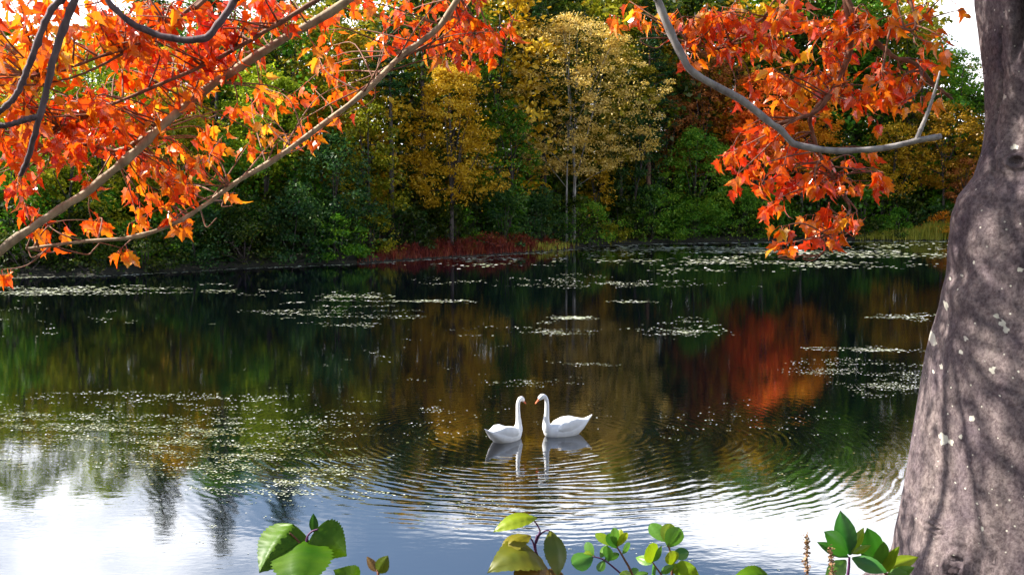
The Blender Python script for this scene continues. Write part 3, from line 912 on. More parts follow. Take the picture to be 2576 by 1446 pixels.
# ------------------------------------------------------------------ the big maple: trunk
TY = 4.0                                    # depth of the trunk
edge_v = [-420, -250, -120, 0, 100, 200, 300, 380, 440, 490, 540, 620, 700, 780, 850, 900, 1000, 1100, 1200, 1300, 1370, 1446, 1520, 1600, 1700]
edge_x = [2418, 2420, 2425, 2432, 2443, 2461, 2470, 2465, 2447, 2411, 2395, 2387, 2384, 2366, 2346, 2335, 2322, 2310, 2300, 2286, 2270, 2262, 2215, 2130, 2040]
CX = 2618.0
base_z = float(ground_z((CX - W / 2) / F * TY, TY))
root_maple = empty('maple_tree', ((CX - W / 2) / F * TY, TY, base_z))
tag(root_maple, 'large grey barked maple with orange and red leaves on overhanging limbs', 'tree')
def loc(p):  # world -> maple-local
    return Vector(p) - root_maple.location

vs_list = np.arange(-400, 1700, 4.5)
AL_C = math.atan((CX - W / 2) / F); DC = TY / math.cos(AL_C)
NS = 230
th = np.linspace(0, 2 * np.pi, NS, endpoint=False)
lichen_spots = [(2390, 767, 9, 12), (2405, 700, 4, 4), (2378, 1085, 13, 16), (2457, 1020, 9, 8), (2398, 1090, 8, 9), (2425, 1070, 6, 7), (2505, 903, 10, 11), (2525, 795, 10, 9), (2535, 810, 11, 9), (2512, 778, 9, 7),
                (2440, 838, 7, 7), (2425, 870, 5, 6), (2350, 860, 9, 18), (2372, 915, 5, 8), (2350, 935, 4, 5), (2565, 668, 9, 7), (2495, 1265, 6, 6), (2410, 1180, 4, 4), (2480, 1210, 3, 4), (2545, 375, 11, 8), (2515, 250, 6, 7), (2430, 690, 4, 4), (2455, 655, 3, 3), (2540, 1020, 4, 4), (2570, 900, 5, 6), (2530, 960, 4, 3)]
V, L = [], []
lich = []
def smooth_noise(x, y, seed):
    r = np.random.default_rng(seed)
    s = np.zeros_like(x)
    for k in range(7):
        fx, fy, ph = r.normal() * 1.0, r.normal() * 1.0, r.random() * 6.28
        s += np.sin(x * fx + y * fy + ph)
    return s / 2.6
for vv in vs_list:
    al_e = math.atan((np.interp(vv, edge_v, edge_x) - W / 2) / F)
    Rpx = DC * math.sin(AL_C - al_e) / (TY / F)
    zc = at(CX, vv, TY).z
    mpp = TY / F
    cxw = (CX - W / 2) * mpp
    ux = W / 2 + F * (cxw + Rpx * mpp * np.cos(th)) / (TY + Rpx * mpp * np.sin(th))   # px of each vertex
    front = (-np.cos(th) * math.sin(AL_C) - np.sin(th) * math.cos(AL_C)) > -0.1
    disp = np.zeros(NS)
    # root flare lobes
    fl = np.clip((vv - 1150) / 450, 0, 1)
    disp += fl ** 1.5 * 34 * np.cos(th * 5 + 0.7) + fl * 8 * np.cos(th * 9)
    # muscle-like swellings along the stem
    disp += 8 * np.cos(th * 3 + vv * 0.004 + 0.5) + 6 * np.cos(th * 5 - vv * 0.007) + 2.0 * np.cos(th * 8 + vv * 0.011)
    disp += 2.2 * smooth_noise(ux / 26, np.full(NS, vv / 34), 3) + 1.0 * smooth_noise(ux / 9, np.full(NS, vv / 14), 4)
    f = front.astype(float)
    th_s = math.pi - AL_C                    # where the outline runs
    disp -= np.interp(th_s, th, disp) * np.exp(-((th - th_s) / 0.45) ** 2)
    # eye-shaped knot
    rho = np.sqrt(((ux - 2553) / 42) ** 2 + ((vv - 410) / 28) ** 2)
    disp += f * (16 * np.exp(-(rho / 1.4) ** 2) + 8 * np.cos(rho * 11) * np.exp(-(rho / 0.95) ** 2) - 20 * np.exp(-(rho / 0.28) ** 2))
    # small bump on the left edge
    rho = np.sqrt(((ux - 2478) / 12) ** 2 + ((vv - 487) / 10) ** 2)
    disp += f * (4 * np.exp(-rho ** 2) - 4 * np.exp(-(rho / 0.35) ** 2))
    # swollen knot on the left
    rho = np.sqrt(((ux - 2432) / 42) ** 2 + ((vv - 742) / 42) ** 2)
    disp += f * 16 * np.exp(-rho ** 2)
    rho = np.sqrt(((ux - 2455) / 36) ** 2 + ((vv - 782) / 9) ** 2)
    disp += f * 3.5 * np.cos(ux * 0.55 + vv * 0.3) * np.exp(-rho ** 2)
    # wrinkled scar and swirl low down
    rho = np.sqrt(((ux - 2382) / 46) ** 2 + ((vv - 1293) / 15) ** 2)
    disp += f * (9 * np.exp(-(rho / 1.5) ** 2) + 9 * np.cos(rho * 8 + ux * 0.12) * np.exp(-rho ** 2) - 9 * np.exp(-(rho / 0.5) ** 2))
    rho = np.sqrt(((ux - 2434) / 40) ** 2 + ((vv - 1362) / 46) ** 2)
    ang = np.arctan2(vv - 1362, ux - 2434)
    disp += f * (12 * np.exp(-(rho / 1.3) ** 2) + 12 * np.cos(rho * 10 + 1.6 * np.sin(ang * 2 + 0.6)) * np.exp(-(rho / 0.9) ** 2))
    # cracks
    def crack(x0, v0, v1, depth, wid):
        if v0 < vv < v1:
            c = x0 + 5 * math.sin(vv * 0.035) + 3 * math.sin(vv * 0.11)
            e_ = min(1, (vv - v0) / 40, (v1 - vv) / 40)
            return -f * depth * e_ * np.exp(-((ux - c) / wid) ** 2)
        return 0
    disp += crack(2497, 60, 480, 10, 4) + crack(2450, 1240, 1440, 9, 4) + crack(2415, 1390, 1600, 12, 5) + crack(2490, 1290, 1600, 8, 4) + crack(2548, 1310, 1600, 8, 4) + crack(2525, 1180, 1420, 9, 4)
    # fork crevice at the top
    if vv < 190:
        d_ = np.clip((190 - vv) / 160, 0, 1)
        c = 2541 + 10 * math.sin(vv * 0.02)
        disp -= f * d_ * 55 * np.exp(-((ux - c) / 9) ** 2)
        disp += f * d_ * 12 * (np.exp(-((ux - c - 22) / 12) ** 2) + 0.6 * np.exp(-((ux - c + 24) / 14) ** 2))
        for k_ in range(3):
            disp -= f * d_ * 8 * np.exp(-((ux - (c + 16 + 10 * k_) - (vv * 0.05)) / 3) ** 2)
    r = (Rpx + disp) * mpp
    depth = 1.0
    V.append(np.stack([cxw + r * np.cos(th), TY + r * np.sin(th) * depth, np.full(NS, zc)], 1))
    li = np.zeros(NS)
    for (a_, b_, rx, ry) in lichen_spots:
        rag = 1 + 0.18 * np.sin(3 * np.arctan2(vv - b_, ux - a_) + a_) + 0.12 * np.sin(5 * np.arctan2(vv - b_, ux - a_) + b_)
        q = ((ux - a_) / (0.85 * rx * rag)) ** 2 + ((vv - b_) / (0.85 * ry * rag)) ** 2
        li = np.maximum(li, f * np.clip(1.6 - q * 0.9, 0, 1))
    lich.append(li)
V = np.concatenate(V) - np.array(root_maple.location)
nr = len(vs_list)
ii, jj = np.meshgrid(np.arange(NS), np.arange(nr - 1))
a = (jj * NS + ii).ravel(); b = (jj * NS + (ii + 1) % NS).ravel()
fc = np.stack([a, a + NS, b + NS, b], 1)
me = new_mesh('trunk', V, fc, True)
at_ = me.attributes.new('lichen', 'FLOAT', 'POINT')
at_.data.foreach_set('value', np.concatenate(lich).astype(np.float32))

m, n, l, out = newmat('maple_bark')
geo = n.new('ShaderNodeNewGeometry')
mp = n.new('ShaderNodeMapping'); mp.inputs['Scale'].default_value = (1, 1, 0.8)
l.new(geo.outputs['Position'], mp.inputs[0])
def ntex(scale, detail, rough=0.6):
    t = n.new('ShaderNodeTexNoise'); t.inputs['Scale'].default_value = scale; t.inputs['Detail'].default_value = detail; t.inputs['Roughness'].default_value = rough
    l.new(mp.outputs[0], t.inputs['Vector']); return t.outputs['Fac']
na, nb_, nc_ = ntex(7, 6), ntex(70, 5, 0.7), ntex(190, 3, 0.7)
r1 = n.new('ShaderNodeValToRGB')
r1.color_ramp.elements[0].position = 0.30; r1.color_ramp.elements[0].color = (0.105, 0.080, 0.098, 1)
r1.color_ramp.elements[1].position = 0.72; r1.color_ramp.elements[1].color = (0.26, 0.212, 0.200, 1)
l.new(na, r1.inputs[0])
r2 = n.new('ShaderNodeValToRGB')
r2.color_ramp.elements[0].position = 0.38; r2.color_ramp.elements[0].color = (0.34, 0.30, 0.33, 1)
r2.color_ramp.elements[1].position = 0.60; r2.color_ramp.elements[1].color = (1, 1, 1, 1)
l.new(nb_, r2.inputs[0])
mm = n.new('ShaderNodeMix'); mm.data_type = 'RGBA'; mm.blend_type = 'MULTIPLY'; mm.inputs['Factor'].default_value = 0.85
l.new(r1.outputs[0], mm.inputs[6]); l.new(r2.outputs[0], mm.inputs[7])
la = n.new('ShaderNodeAttribute'); la.attribute_name = 'lichen'
lth = n.new('ShaderNodeMath'); lth.operation = 'MULTIPLY_ADD'
l.new(nb_, lth.inputs[0]); lth.inputs[1].default_value = 0.9
sub = n.new('ShaderNodeMath'); sub.operation = 'ADD'; l.new(la.outputs['Fac'], sub.inputs[0]); sub.inputs[1].default_value = -0.45
l.new(sub.outputs[0], lth.inputs[2])
lr = n.new('ShaderNodeMapRange'); l.new(lth.outputs[0], lr.inputs['Value'])
lr.inputs['From Min'].default_value = 0.52; lr.inputs['From Max'].default_value = 0.72
# fine lichen specks
vo = n.new('ShaderNodeTexVoronoi'); vo.inputs['Scale'].default_value = 22
l.new(geo.outputs['Position'], vo.inputs['Vector'])
vr = n.new('ShaderNodeMapRange'); l.new(vo.outputs['Distance'], vr.inputs['Value'])
vr.inputs['From Min'].default_value = 0.10; vr.inputs['From Max'].default_value = 0.05
mx_ = n.new('ShaderNodeMath'); mx_.operation = 'MAXIMUM'; l.new(lr.outputs[0], mx_.inputs[0]); l.new(vr.outputs[0], mx_.inputs[1])
mm2 = n.new('ShaderNodeMix'); mm2.data_type = 'RGBA'
l.new(mx_.outputs[0], mm2.inputs['Factor']); l.new(mm.outputs[2], mm2.inputs[6]); mm2.inputs[7].default_value = (0.60, 0.58, 0.50, 1)
p = n.new('ShaderNodeBsdfPrincipled'); p.inputs['Roughness'].default_value = 0.85; p.inputs['Specular IOR Level'].default_value = 0.25
l.new(mm2.outputs[2], p.inputs['Base Color'])
hs = n.new('ShaderNodeMath'); hs.operation = 'MULTIPLY_ADD'; l.new(nc_, hs.inputs[0]); hs.inputs[1].default_value = 0.35; l.new(nb_, hs.inputs[2])
bp = n.new('ShaderNodeBump'); bp.inputs['Strength'].default_value = 0.8; bp.inputs['Distance'].default_value = 0.006
l.new(hs.outputs[0], bp.inputs['Height']); l.new(bp.outputs[0], p.inputs['Normal'])
l.new(p.outputs[0], out.inputs[0])
M['maple_bark'] = m
obj('trunk', me, m, root_maple)

# leaders and limbs that carry the hanging branches (all above the picture)
top_c = at(CX, -400, TY)
LIMBS = []
def limb(name, pts, r0, r1, mat='maple_bark', sides=12, n_=24):
    P = spline(pts, n_)
    mb = MB()
    rs = [r0 + (r1 - r0) * i / (n_ - 1) for i in range(n_)]
    rs = [r * (1 + 0.08 * math.sin(i * 1.7 + r0 * 90) + 0.07 * math.sin(i * 3.1 + r0 * 310) + (0.22 if (i * 7 + int(r0 * 1e4)) % 11 == 0 else 0)) for i, r in enumerate(rs)]
    P = [p_ + Vector((math.sin(i * 2.3 + r0 * 700), math.cos(i * 1.9), math.sin(i * 1.3 + r0 * 500))) * r1 * 0.14 for i, p_ in enumerate(P)]
    mb.tube([loc(p_) for p_ in P], rs, sides)
    LIMBS.append((P, mb.build(name, M[mat], root_maple)))
    return P
tx, tz = top_c.x, top_c.z
lead1 = limb('limb', [(tx - .10, TY, tz - .35), (tx - .28, TY, tz + .35), (tx - .8, TY - .05, tz + 1.0), (tx - 1.9, TY + .2, tz + 1.7), (tx - 3.2, TY + .5, tz + 2.1)], .20, .08)
lead2 = limb('limb', [(tx + .12, TY, tz - .35), (tx + .35, TY + .1, tz + .5), (tx + .7, TY + .2, tz + 1.6), (tx + .9, TY + .2, tz + 3.0)], .19, .08)
lead3 = limb('limb', [tuple(lead1[9]), (tx - .9, TY + .8, tz + 1.0), (tx - 1.5, TY + 1.3, tz + 1.1), (tx - 2.3, TY + 1.4, tz + .9)], .10, .045)

lead4 = limb('limb', [tuple(lead1[7]), (tx - 1.0, TY + .05, tz + .45), (tx - 2.0, TY + .3, tz + .55), (tx - 3.2, TY + .6, tz + .5)], .09, .03)
# hanging branches: (pixel points with depth, r at start, r at end, material); they start above the frame
BR = []
def branch(pts, r0, r1, mat, start=None, name='branch', n_=48, far=False):
    P = [at(x, y, d) for x, y, d in pts]
    if start is not None:
        s0 = Vector(start)
        lead = [P[0] + (P[0] - P[1]).normalized() * 0.45] if far else []
        P = [s0] + lead + P
    S = limb(name, P, r0, r1, mat, 8, n_)
    BR.append(S)
    return S
p_end1 = lead1[-1]
# first long slanting branch (top middle to left edge)
b1 = branch([(1000, -110, 4.25), (877, 0, 4.25), (701, 107, 4.25), (584, 180, 4.25), (477, 258, 4.25), (404, 321, 4.20), (321, 399, 4.15), (219, 482, 4.15), (136, 536, 4.10), (49, 594, 4.05), (-40, 664, 4.05)  , (-120, 722, 4.03), (-190, 760, 4.0)], .0185, .0155, 'branch_tan', lead1[17], far=True)
b2 = branch([(1190, -70, 4.65), (1150, 0, 4.65), (1098, 75, 4.65), (1000, 150, 4.60), (920, 230, 4.55), (800, 322, 4.55), (700, 395, 4.50), (600, 455, 4.45), (520, 512, 4.45), (440, 562, 4.40), (330, 598, 4.35), (220, 606, 4.35), (100, 622, 4.35), (66, 626, 4.35)], .017, .006, 'branch_tan', lead3[14], far=True)
b3 = branch([(860, -40, 4.10), (799, 0, 4.10), (680, 72, 4.10), (560, 141, 4.10), (468, 185, 4.05), (273, 268, 4.00), (112, 346, 4.00)], .012, .005, 'branch_red', b1[4])
b4 = branch([(560, -40, 3.80), (506, 0, 3.80), (380, 95, 3.80), (244, 146, 3.75), (122, 188, 3.70), (60, 190, 3.70)], .009, .004, 'branch_red', b1[2])
b5 = branch([(330, 122, 3.80), (253, 166, 3.75), (180, 196, 3.70), (100, 214, 3.70)], .006, .003, 'branch_red', b4[20])
b6 = branch([(302, 377, 4.5), (219, 363, 4.45), (131, 368, 4.4), (90, 366, 4.4)], .009, .005, 'branch_tan', b1[23])
# blurred purple-grey limbs near the camera at the left
b7 = branch([(215, -60, 3.3), (188, 0, 3.3), (140, 130, 3.3), (112, 250, 3.3), (95, 310, 3.3), (70, 400, 3.35), (52, 440, 3.4)], .015, .008, 'branch_dark', lead1[-1], far=True)
b8 = branch([(130, 25, 3.3), (75, 160, 3.3), (40, 240, 3.3), (-10, 290, 3.3)], .012, .009, 'branch_dark', min(b7, key=lambda q: (q - at(200, -40, 3.3)).length))
b9 = branch([(70, 300, 3.3), (20, 315, 3.3), (-40, 320, 3.3)], .010, .008, 'branch_dark', min(b7, key=lambda q: (q - at(98, 295, 3.3)).length))
b10 = branch([(606, -40, 3.6), (592, 0, 3.6), (550, 60, 3.6), (515, 97, 3.6), (450, 100, 3.6), (390, 86, 3.6), (325, 55, 3.6), (270, 0, 3.6), (235, -80, 3.6)], .014, .010, 'branch_dark', lead1[-2], far=True)
# right side
b11 = branch([(1640, -40, 3.4), (1655, 5, 3.4), (1690, 90, 3.4), (1728, 165, 3.4), (1768, 200, 3.4), (1850, 243, 3.4), (1930, 303, 3.4), (1968, 332, 3.4), (2005, 366, 3.4), (2100, 379, 3.4), (2200, 376, 3.4), (2300, 356, 3.4), (2368, 342, 3.4)], .0140, .0090, 'branch_grey', lead1[14], far=True)
b12 = branch([(2320, 315, 3.4), (2338, 270, 3.4), (2352, 225, 3.4), (2364, 180, 3.4)], .008, .003, 'branch_grey', at(2303, 356, 3.4))
b13 = branch([(2110, -60, 4.3), (2132, 0, 4.3), (2165, 70, 4.3), (2210, 112, 4.3), (2250, 145, 4.3), (2300, 160, 4.3), (2340, 205, 4.3), (2395, 250, 4.3)], .016, .006, 'branch_red', lead3[12], far=True)
b14 = branch([(2140, 110, 4.35), (2105, 205, 4.4), (2060, 275, 4.4), (2000, 300, 4.4), (1950, 312, 4.4)], .014, .005, 'branch_red', b13[12])
b15 = branch([(2040, 290, 4.45), (2042, 330, 4.5), (2060, 385, 4.5), (2085, 430, 4.5), (2120, 480, 4.5), (2138, 540, 4.5), (2110, 600, 4.5), (2060, 642, 4.5)], .010, .003, 'branch_red', b14[22])
b16 = branch([(1990, -30, 4.6), (1900, 60, 4.6), (1820, 120, 4.6), (1740, 110, 4.6), (1690, 95, 4.6)], .010, .004, 'branch_red', b13[4])
b17 = branch([(2280, -20, 4.2), (2240, 70, 4.2), (2225, 150, 4.2), (2215, 240, 4.2)], .007, .003, 'branch_red', lead3[8])

# ---- leaf prototypes
def maple_leaf(fold, curl, twist, slim):
    half = [(0.04, 0.0), (0.24, -0.02), (0.42, 0.12), (0.37, 0.24), (0.58, 0.50), (0.40, 0.49), (0.25, 0.53), (0.30, 0.70), (0.14, 0.84), (0.0, 1.10)]
    rib = [0.0, 0.06, 0.14, 0.24, 0.38, 0.46, 0.55, 0.70, 0.84, 1.08]
    S = 0.059; pet = 0.030
    def place(x, y):
        x *= slim * 0.9
        z = abs(x) * fold - curl * y * y - 0.25 * curl * abs(x) ** 1.5 + twist * x * y
        yy = y * math.cos(curl * y * 0.7)
        return (x * S * math.cos(fold * 0.6), pet + yy * S, z * S)
    v, f = [], []
    for y in rib: v.append(place(0, y))
    for sgn in (-1, 1):
        b_ = len(v)
        for (x, y) in half: v.append(place(sgn * x, y))
        for i in range(9):
            q = (i, i + 1, b_ + i + 1, b_ + i)
            f.append(q if sgn > 0 else q[::-1])
    # petiole
    b_ = len(v); w = 0.0012
    for y, z in ((0, 0.004), (pet * 0.5, 0.003), (pet + 0.004, 0)):
        v += [(-w, y, z), (w, y, z), (0, y, z + 0.002)]
    for i in range(2):
        o_ = b_ + i * 3
        f += [(o_, o_ + 1, o_ + 4, o_ + 3), (o_ + 1, o_ + 2, o_ + 5, o_ + 4), (o_ + 2, o_, o_ + 3, o_ + 5)]
    return v, f
LEAFV = [maple_leaf(*a_) for a_ in ((0.3, 0.25, 0.0, 0.92), (0.7, 0.4, 0.1, 0.85), (1.1, 0.5, -0.15, 0.8), (0.3, 0.55, 0.2, 0.95), (1.6, 0.4, 0.15, 0.7), (0.5, 0.8, -0.25, 0.85), (-0.3, 0.4, 0.15, 0.92), (0.9, 0.3, -0.2, 0.85))]
LEAFM = []
for v_, f_ in LEAFV:
    me = new_mesh('leaf', v_, f_, False); me.materials.append(M['maple']); LEAFM.append(me)

# ---- sprays of leaves: (cx, cy, rx, ry, leaves, depth, anchor px)
random.seed(33)
SPR = [
    # dense upper left
    (60, 40, 90, 70, 40, 3.6, None), (60, 150, 90, 60, 26, 3.7, None), (230, 40, 100, 60, 44, 3.9, None), (330, 110, 90, 60, 34, 4.1, None), (400, 40, 110, 50, 46, 3.9, None),
    (530, 60, 90, 60, 40, 4.1, None), (620, 30, 90, 50, 34, 4.3, None), (680, 20, 60, 40, 16, 4.5, None), (250, 200, 80, 50, 12, 4.1, None), (420, 180, 110, 60, 38, 4.2, None), (540, 150, 80, 60, 26, 4.3, None),
    (330, 240, 110, 50, 34, 4.3, None), (210, 270, 90, 50, 28, 4.2, None), (100, 300, 90, 60, 34, 4.0, None), (30, 330, 60, 70, 26, 3.9, None), (180, 350, 110, 50, 30, 4.3, None),
    (290, 320, 70, 50, 20, 4.4, None), (60, 400, 70, 40, 14, 4.2, None), (480, 215, 40, 30, 9, 4.4, None), (140, 90, 60, 50, 18, 3.7, None), (30, 240, 40, 50, 8, 3.8, None), (120, 400, 30, 20, 3, 4.3, None),
    (180, 425, 25, 30, 5, 4.4, None), (250, 250, 60, 30, 12, 4.2, None), (380, 290, 40, 40, 8, 4.4, None),
    # left middle, along the two long branches
    (820, 70, 50, 40, 9, 4.8, None), (815, 165, 55, 45, 18, 4.8, None), (940, 100, 45, 30, 8, 4.8, None), (880, 25, 60, 30, 10, 4.8, None), (990, 20, 60, 35, 12, 4.9, None),
    (580, 285, 45, 30, 9, 4.7, None), (690, 250, 70, 28, 20, 4.75, None), (760, 250, 40, 25, 8, 4.8, None), (850, 250, 40, 25, 6, 4.8, None), (900, 240, 20, 18, 3, 4.8, None),
    (555, 350, 50, 35, 14, 4.7, None), (640, 360, 30, 25, 5, 4.7, None), (735, 335, 60, 35, 14, 4.75, None), (800, 330, 25, 30, 4, 4.8, None), (860, 305, 12, 20, 2, 4.8, None),
    (410, 400, 60, 35, 16, 4.55, None), (490, 410, 60, 40, 20, 4.6, None), (400, 450, 60, 35, 14, 4.6, None), (480, 475, 70, 35, 20, 4.65, None), (430, 515, 50, 40, 16, 4.65, None),
    (600, 500, 10, 18, 2, 4.7, None), (330, 500, 25, 20, 4, 4.6, None), (345, 570, 45, 20, 9, 4.6, None), (455, 560, 35, 22, 6, 4.65, None),
    (215, 570, 55, 22, 11, 4.6, None), (260, 485, 40, 18, 5, 4.5, None), (50, 480, 50, 25, 10, 4.3, None), (30, 540, 45, 50, 10, 4.3, None), (85, 560, 35, 40, 6, 4.4, None), (100, 610, 18, 20, 3, 4.5, None),
    (305, 640, 32, 16, 5, 4.6, None), (345, 640, 10, 14, 1, 4.6, None), (5, 675, 14, 22, 3, 4.3, None), (300, 395, 22, 14, 3, 4.5, None), (420, 355, 12, 18, 2, 4.5, None),
    # upper middle
    (1040, 60, 60, 45, 14, 4.9, None), (1090, 120, 60, 30, 12, 4.9, None), (1150, 90, 50, 50, 18, 4.9, None), (1210, 60, 60, 60, 22, 4.9, None), (1240, 150, 40, 40, 13, 4.9, None), (1290, 60, 28, 40, 8, 4.9, None), (1200, 180, 20, 18, 4, 4.9, None), (1110, 20, 60, 25, 9, 4.9, None), (1180, 125, 40, 30, 8, 4.9, None),
    # right
    (1680, 70, 40, 50, 11, 4.6, None), (1540, 40, 40, 14, 5, 4.7, None), (1620, 25, 40, 25, 7, 4.6, None), (1760, 60, 60, 60, 26, 4.6, None), (1850, 50, 70, 55, 30, 4.6, None), (1830, 140, 60, 45, 20, 4.6, None), (1930, 110, 70, 60, 30, 4.5, None), (1760, 150, 30, 25, 6, 4.6, None),
    (2000, 50, 60, 55, 24, 4.5, None), (2060, 120, 60, 60, 28, 4.45, None), (2130, 60, 70, 55, 24, 4.4, None), (2000, 190, 60, 45, 20, 4.5, None), (2100, 220, 60, 55, 26, 4.45, None), (2180, 150, 50, 50, 16, 4.4, None), (2200, 230, 60, 50, 26, 4.3, None),
    (2280, 250, 60, 40, 20, 4.3, None), (2320, 180, 50, 35, 9, 4.3, None), (2220, 40, 60, 40, 14, 4.3, None), (2300, 20, 50, 25, 9, 4.2, None), (2345, 115, 45, 22, 6, 4.2, None), (2410, 255, 14, 10, 1, 4.1, None), (2400, 130, 30, 20, 3, 4.1, None), (2405, 18, 10, 10, 1, 4.1, None), (2425, 50, 8, 15, 1, 4.1, None),
    (2060, 270, 40, 30, 8, 4.5, None), (1850, 265, 18, 12, 2, 4.6, None), (1900, 250, 40, 22, 5, 4.6, None), (2150, 270, 50, 25, 10, 4.4, None), (1970, 250, 30, 30, 5, 4.5, None),
    # hanging spray at right
    (1890, 350, 50, 35, 14, 4.5, None), (1930, 330, 45, 25, 8, 4.5, None), (1820, 410, 25, 20, 3, 4.5, None), (1870, 420, 50, 50, 18, 4.5, None), (1960, 400, 55, 45, 22, 4.5, None), (1950, 460, 55, 40, 18, 4.5, None), (2030, 420, 45, 45, 13, 4.5, None), (2020, 480, 40, 30, 9, 4.5, None),
    (2090, 430, 50, 40, 12, 4.5, None), (2160, 400, 40, 30, 7, 4.5, None), (2190, 440, 45, 30, 8, 4.5, None), (2215, 460, 30, 15, 3, 4.5, None), (2120, 490, 40, 30, 6, 4.5, None), (2200, 330, 22, 18, 2, 4.5, None),
    (1950, 530, 40, 25, 7, 4.5, None), (2010, 540, 30, 25, 5, 4.5, None), (2080, 530, 30, 30, 5, 4.5, None), (2130, 545, 18, 40, 6, 4.5, None), (1970, 570, 30, 20, 4, 4.5, None), (2020, 585, 40, 25, 7, 4.5, None), (2085, 580, 30, 25, 5, 4.5, None),
    (1960, 630, 28, 18, 4, 4.5, None), (2005, 620, 12, 22, 2, 4.5, None), (2060, 620, 15, 14, 2, 4.5, None), (2112, 615, 14, 30, 4, 4.5, None),
    (1830, 400, 30, 30, 6, 4.5, None), (1860, 460, 35, 28, 7, 4.5, None), (2225, 455, 25, 22, 4, 4.5, None),
    # beyond the left edge, where the boughs go on
    (-90, 60, 90, 80, 30, 3.9, None), (-100, 200, 90, 70, 26, 3.9, None), (-90, 340, 80, 70, 24, 4.0, None), (-80, 500, 60, 60, 14, 4.2, None), (-230, 140, 90, 110, 22, 4.0, None), (-110, 640, 50, 40, 8, 4.1, None),
]
allpts = [p_ for S in BR for p_ in S]
twigs = MB()
LEAVES = []     # (location, rotation matrix, scale, variant)
def rnd(s=1.0): return Vector((random.gauss(0, s), random.gauss(0, s), random.gauss(0, s)))
def put_leaf(p, side, big=1.0):
    d = (side * random.uniform(0.35, 0.9) + Vector((0, 0, -1)) * random.uniform(0.5, 1.4) + rnd(0.28)).normalized()
    nn = SUN * 0.55 + Vector((0, -0.75, 0.1)) * random.choice((1, 1, -0.3)) + rnd(0.75)
    nn = (nn - d * nn.dot(d))
    if nn.length < 1e-3: nn = d.orthogonal()
    nn.normalize()
    x = d.cross(nn)
    R_ = Matrix((x, d, nn)).transposed()
    LEAVES.append((p, R_, big * random.uniform(0.72, 1.15), random.randrange(len(LEAFV))))
def spray(cx, cy, rx, ry, nleaf, D, _):
    nleaf = int(round(nleaf * (1.75 if (cx < 650 and cy < 380) else 1.4)))
    c = at(cx, cy, D)
    # the nearest branch point above or beside carries the twigs
    cand = sorted(allpts, key=lambda q: (q - c).length + max(0, c.z - q.z) * 0.4)[:14]
    ntw = max(1, int(round(nleaf / 5.0)))
    left = nleaf
    for k in range(ntw):
        while True:
            u, v = random.uniform(-1, 1), random.uniform(-1, 1)
            if u * u + v * v < 1: break
        tip = at(cx + u * rx, cy + v * ry * 0.9 - 14, D + random.gauss(0, 0.14))
        a_ = random.choice(cand)
        if (tip - a_).length > 1.3: a_ = min(allpts, key=lambda q: (q - tip).length)
        d = (tip - a_)
        mid = a_ + d * 0.55 + Vector((random.gauss(0, .03), random.gauss(0, .05), random.gauss(0, .02) + 0.05 * d.length))
        P = spline([a_, mid, tip], 9)
        twigs.tube([loc(q) for q in P], [0.0042 - 0.0028 * i / 8 for i in range(9)], 5)
        take = left if k == ntw - 1 else min(left, int(round(nleaf / ntw)))
        left -= take
        # leaves in opposite pairs over the outer part of the twig, inside the ellipse
        L = d.length
        reach = min(0.95, max(0.25, (rx + ry) / F * D / max(L, 0.05)))
        for j in range(take):
            s = 1 - reach * (j // 2 * 2 + random.random() * 0.8) / max(take, 1)
            e_ = min(7.999, max(0.0, s * 8)); q = P[int(e_)].lerp(P[int(e_) + 1], e_ - int(e_))
            sd = d.normalized().cross(Vector((0, 0, 1)) + rnd(0.4))
            sd = sd.normalized() if sd.length > 1e-3 else Vector((1, 0, 0))
            if j % 2: sd = -sd
            put_leaf(q, (sd + d.normalized() * 0.4).normalized())
for s_ in SPR: spray(*s_)
n_seen = len(LEAVES)
# curling bare twig ends
for (x0, y0, x1, y1, x2, y2, D) in ((510, 545, 520, 572, 545, 548, 4.7), (560, 505, 558, 520, 585, 518, 4.7), (70, 622, 80, 648, 105, 636, 4.6), (1610, 100, 1650, 122, 1690, 92, 4.6), (1760, 125, 1780, 138, 1800, 124, 4.6), (480, 270, 510, 300, 545, 290, 4.6), (215, 640, 235, 628, 250, 612, 4.6), (130, 635, 145, 622, 165, 612, 4.6), (2020, 650, 2045, 655, 2070, 635, 4.5), (1960, 645, 1985, 652, 2010, 645, 4.5)):
    e0 = at(x0, y0, D)
    a_ = min(allpts, key=lambda q: (q - e0).length)
    twigs.tube([loc(q) for q in spline([a_, e0, at(x1, y1, D), at(x2, y2, D)], 16)], [0.0035] * 8 + [0.0028] * 8, 5)
# the rest of the crown, above the picture
for k in range(420):
    P = random.choice((lead1, lead1, lead2, lead3))
    q0 = P[random.randrange(6, len(P))]
    tip = q0 + Vector((random.gauss(0, .8), random.gauss(0, .7), random.uniform(-0.1, 1.0)))
    if tip.z < CAMH + tip.y * 0.30 or tip.y < 2.2: continue
    twigs.tube([loc(q0), loc(q0.lerp(tip, .5) + Vector((0, 0, .1))), loc(tip)], [.008, .005, .002], 5)
    for j in range(7): put_leaf(q0.lerp(tip, random.uniform(.35, 1)), rnd().normalized())
for k in range(220):
    tip = Vector((random.uniform(-2.2, 1.3), random.uniform(3.3, 5.0), 0))
    tip.z = CAMH + tip.y * 0.235 + random.uniform(0.15, 2.0)
    q0 = min(random.sample(lead1[6:] + lead3[3:] + lead4, 14), key=lambda q: (q - tip).length)
    twigs.tube([loc(q0), loc(q0.lerp(tip, .5) + Vector((0, 0, .08))), loc(tip)], [.007, .005, .002], 4)
    for j in range(6): put_leaf(q0.lerp(tip, random.uniform(.5, 1)), rnd().normalized())
twigs.build('twigs', M['branch_red'], root_maple)['kind'] = 'stuff'
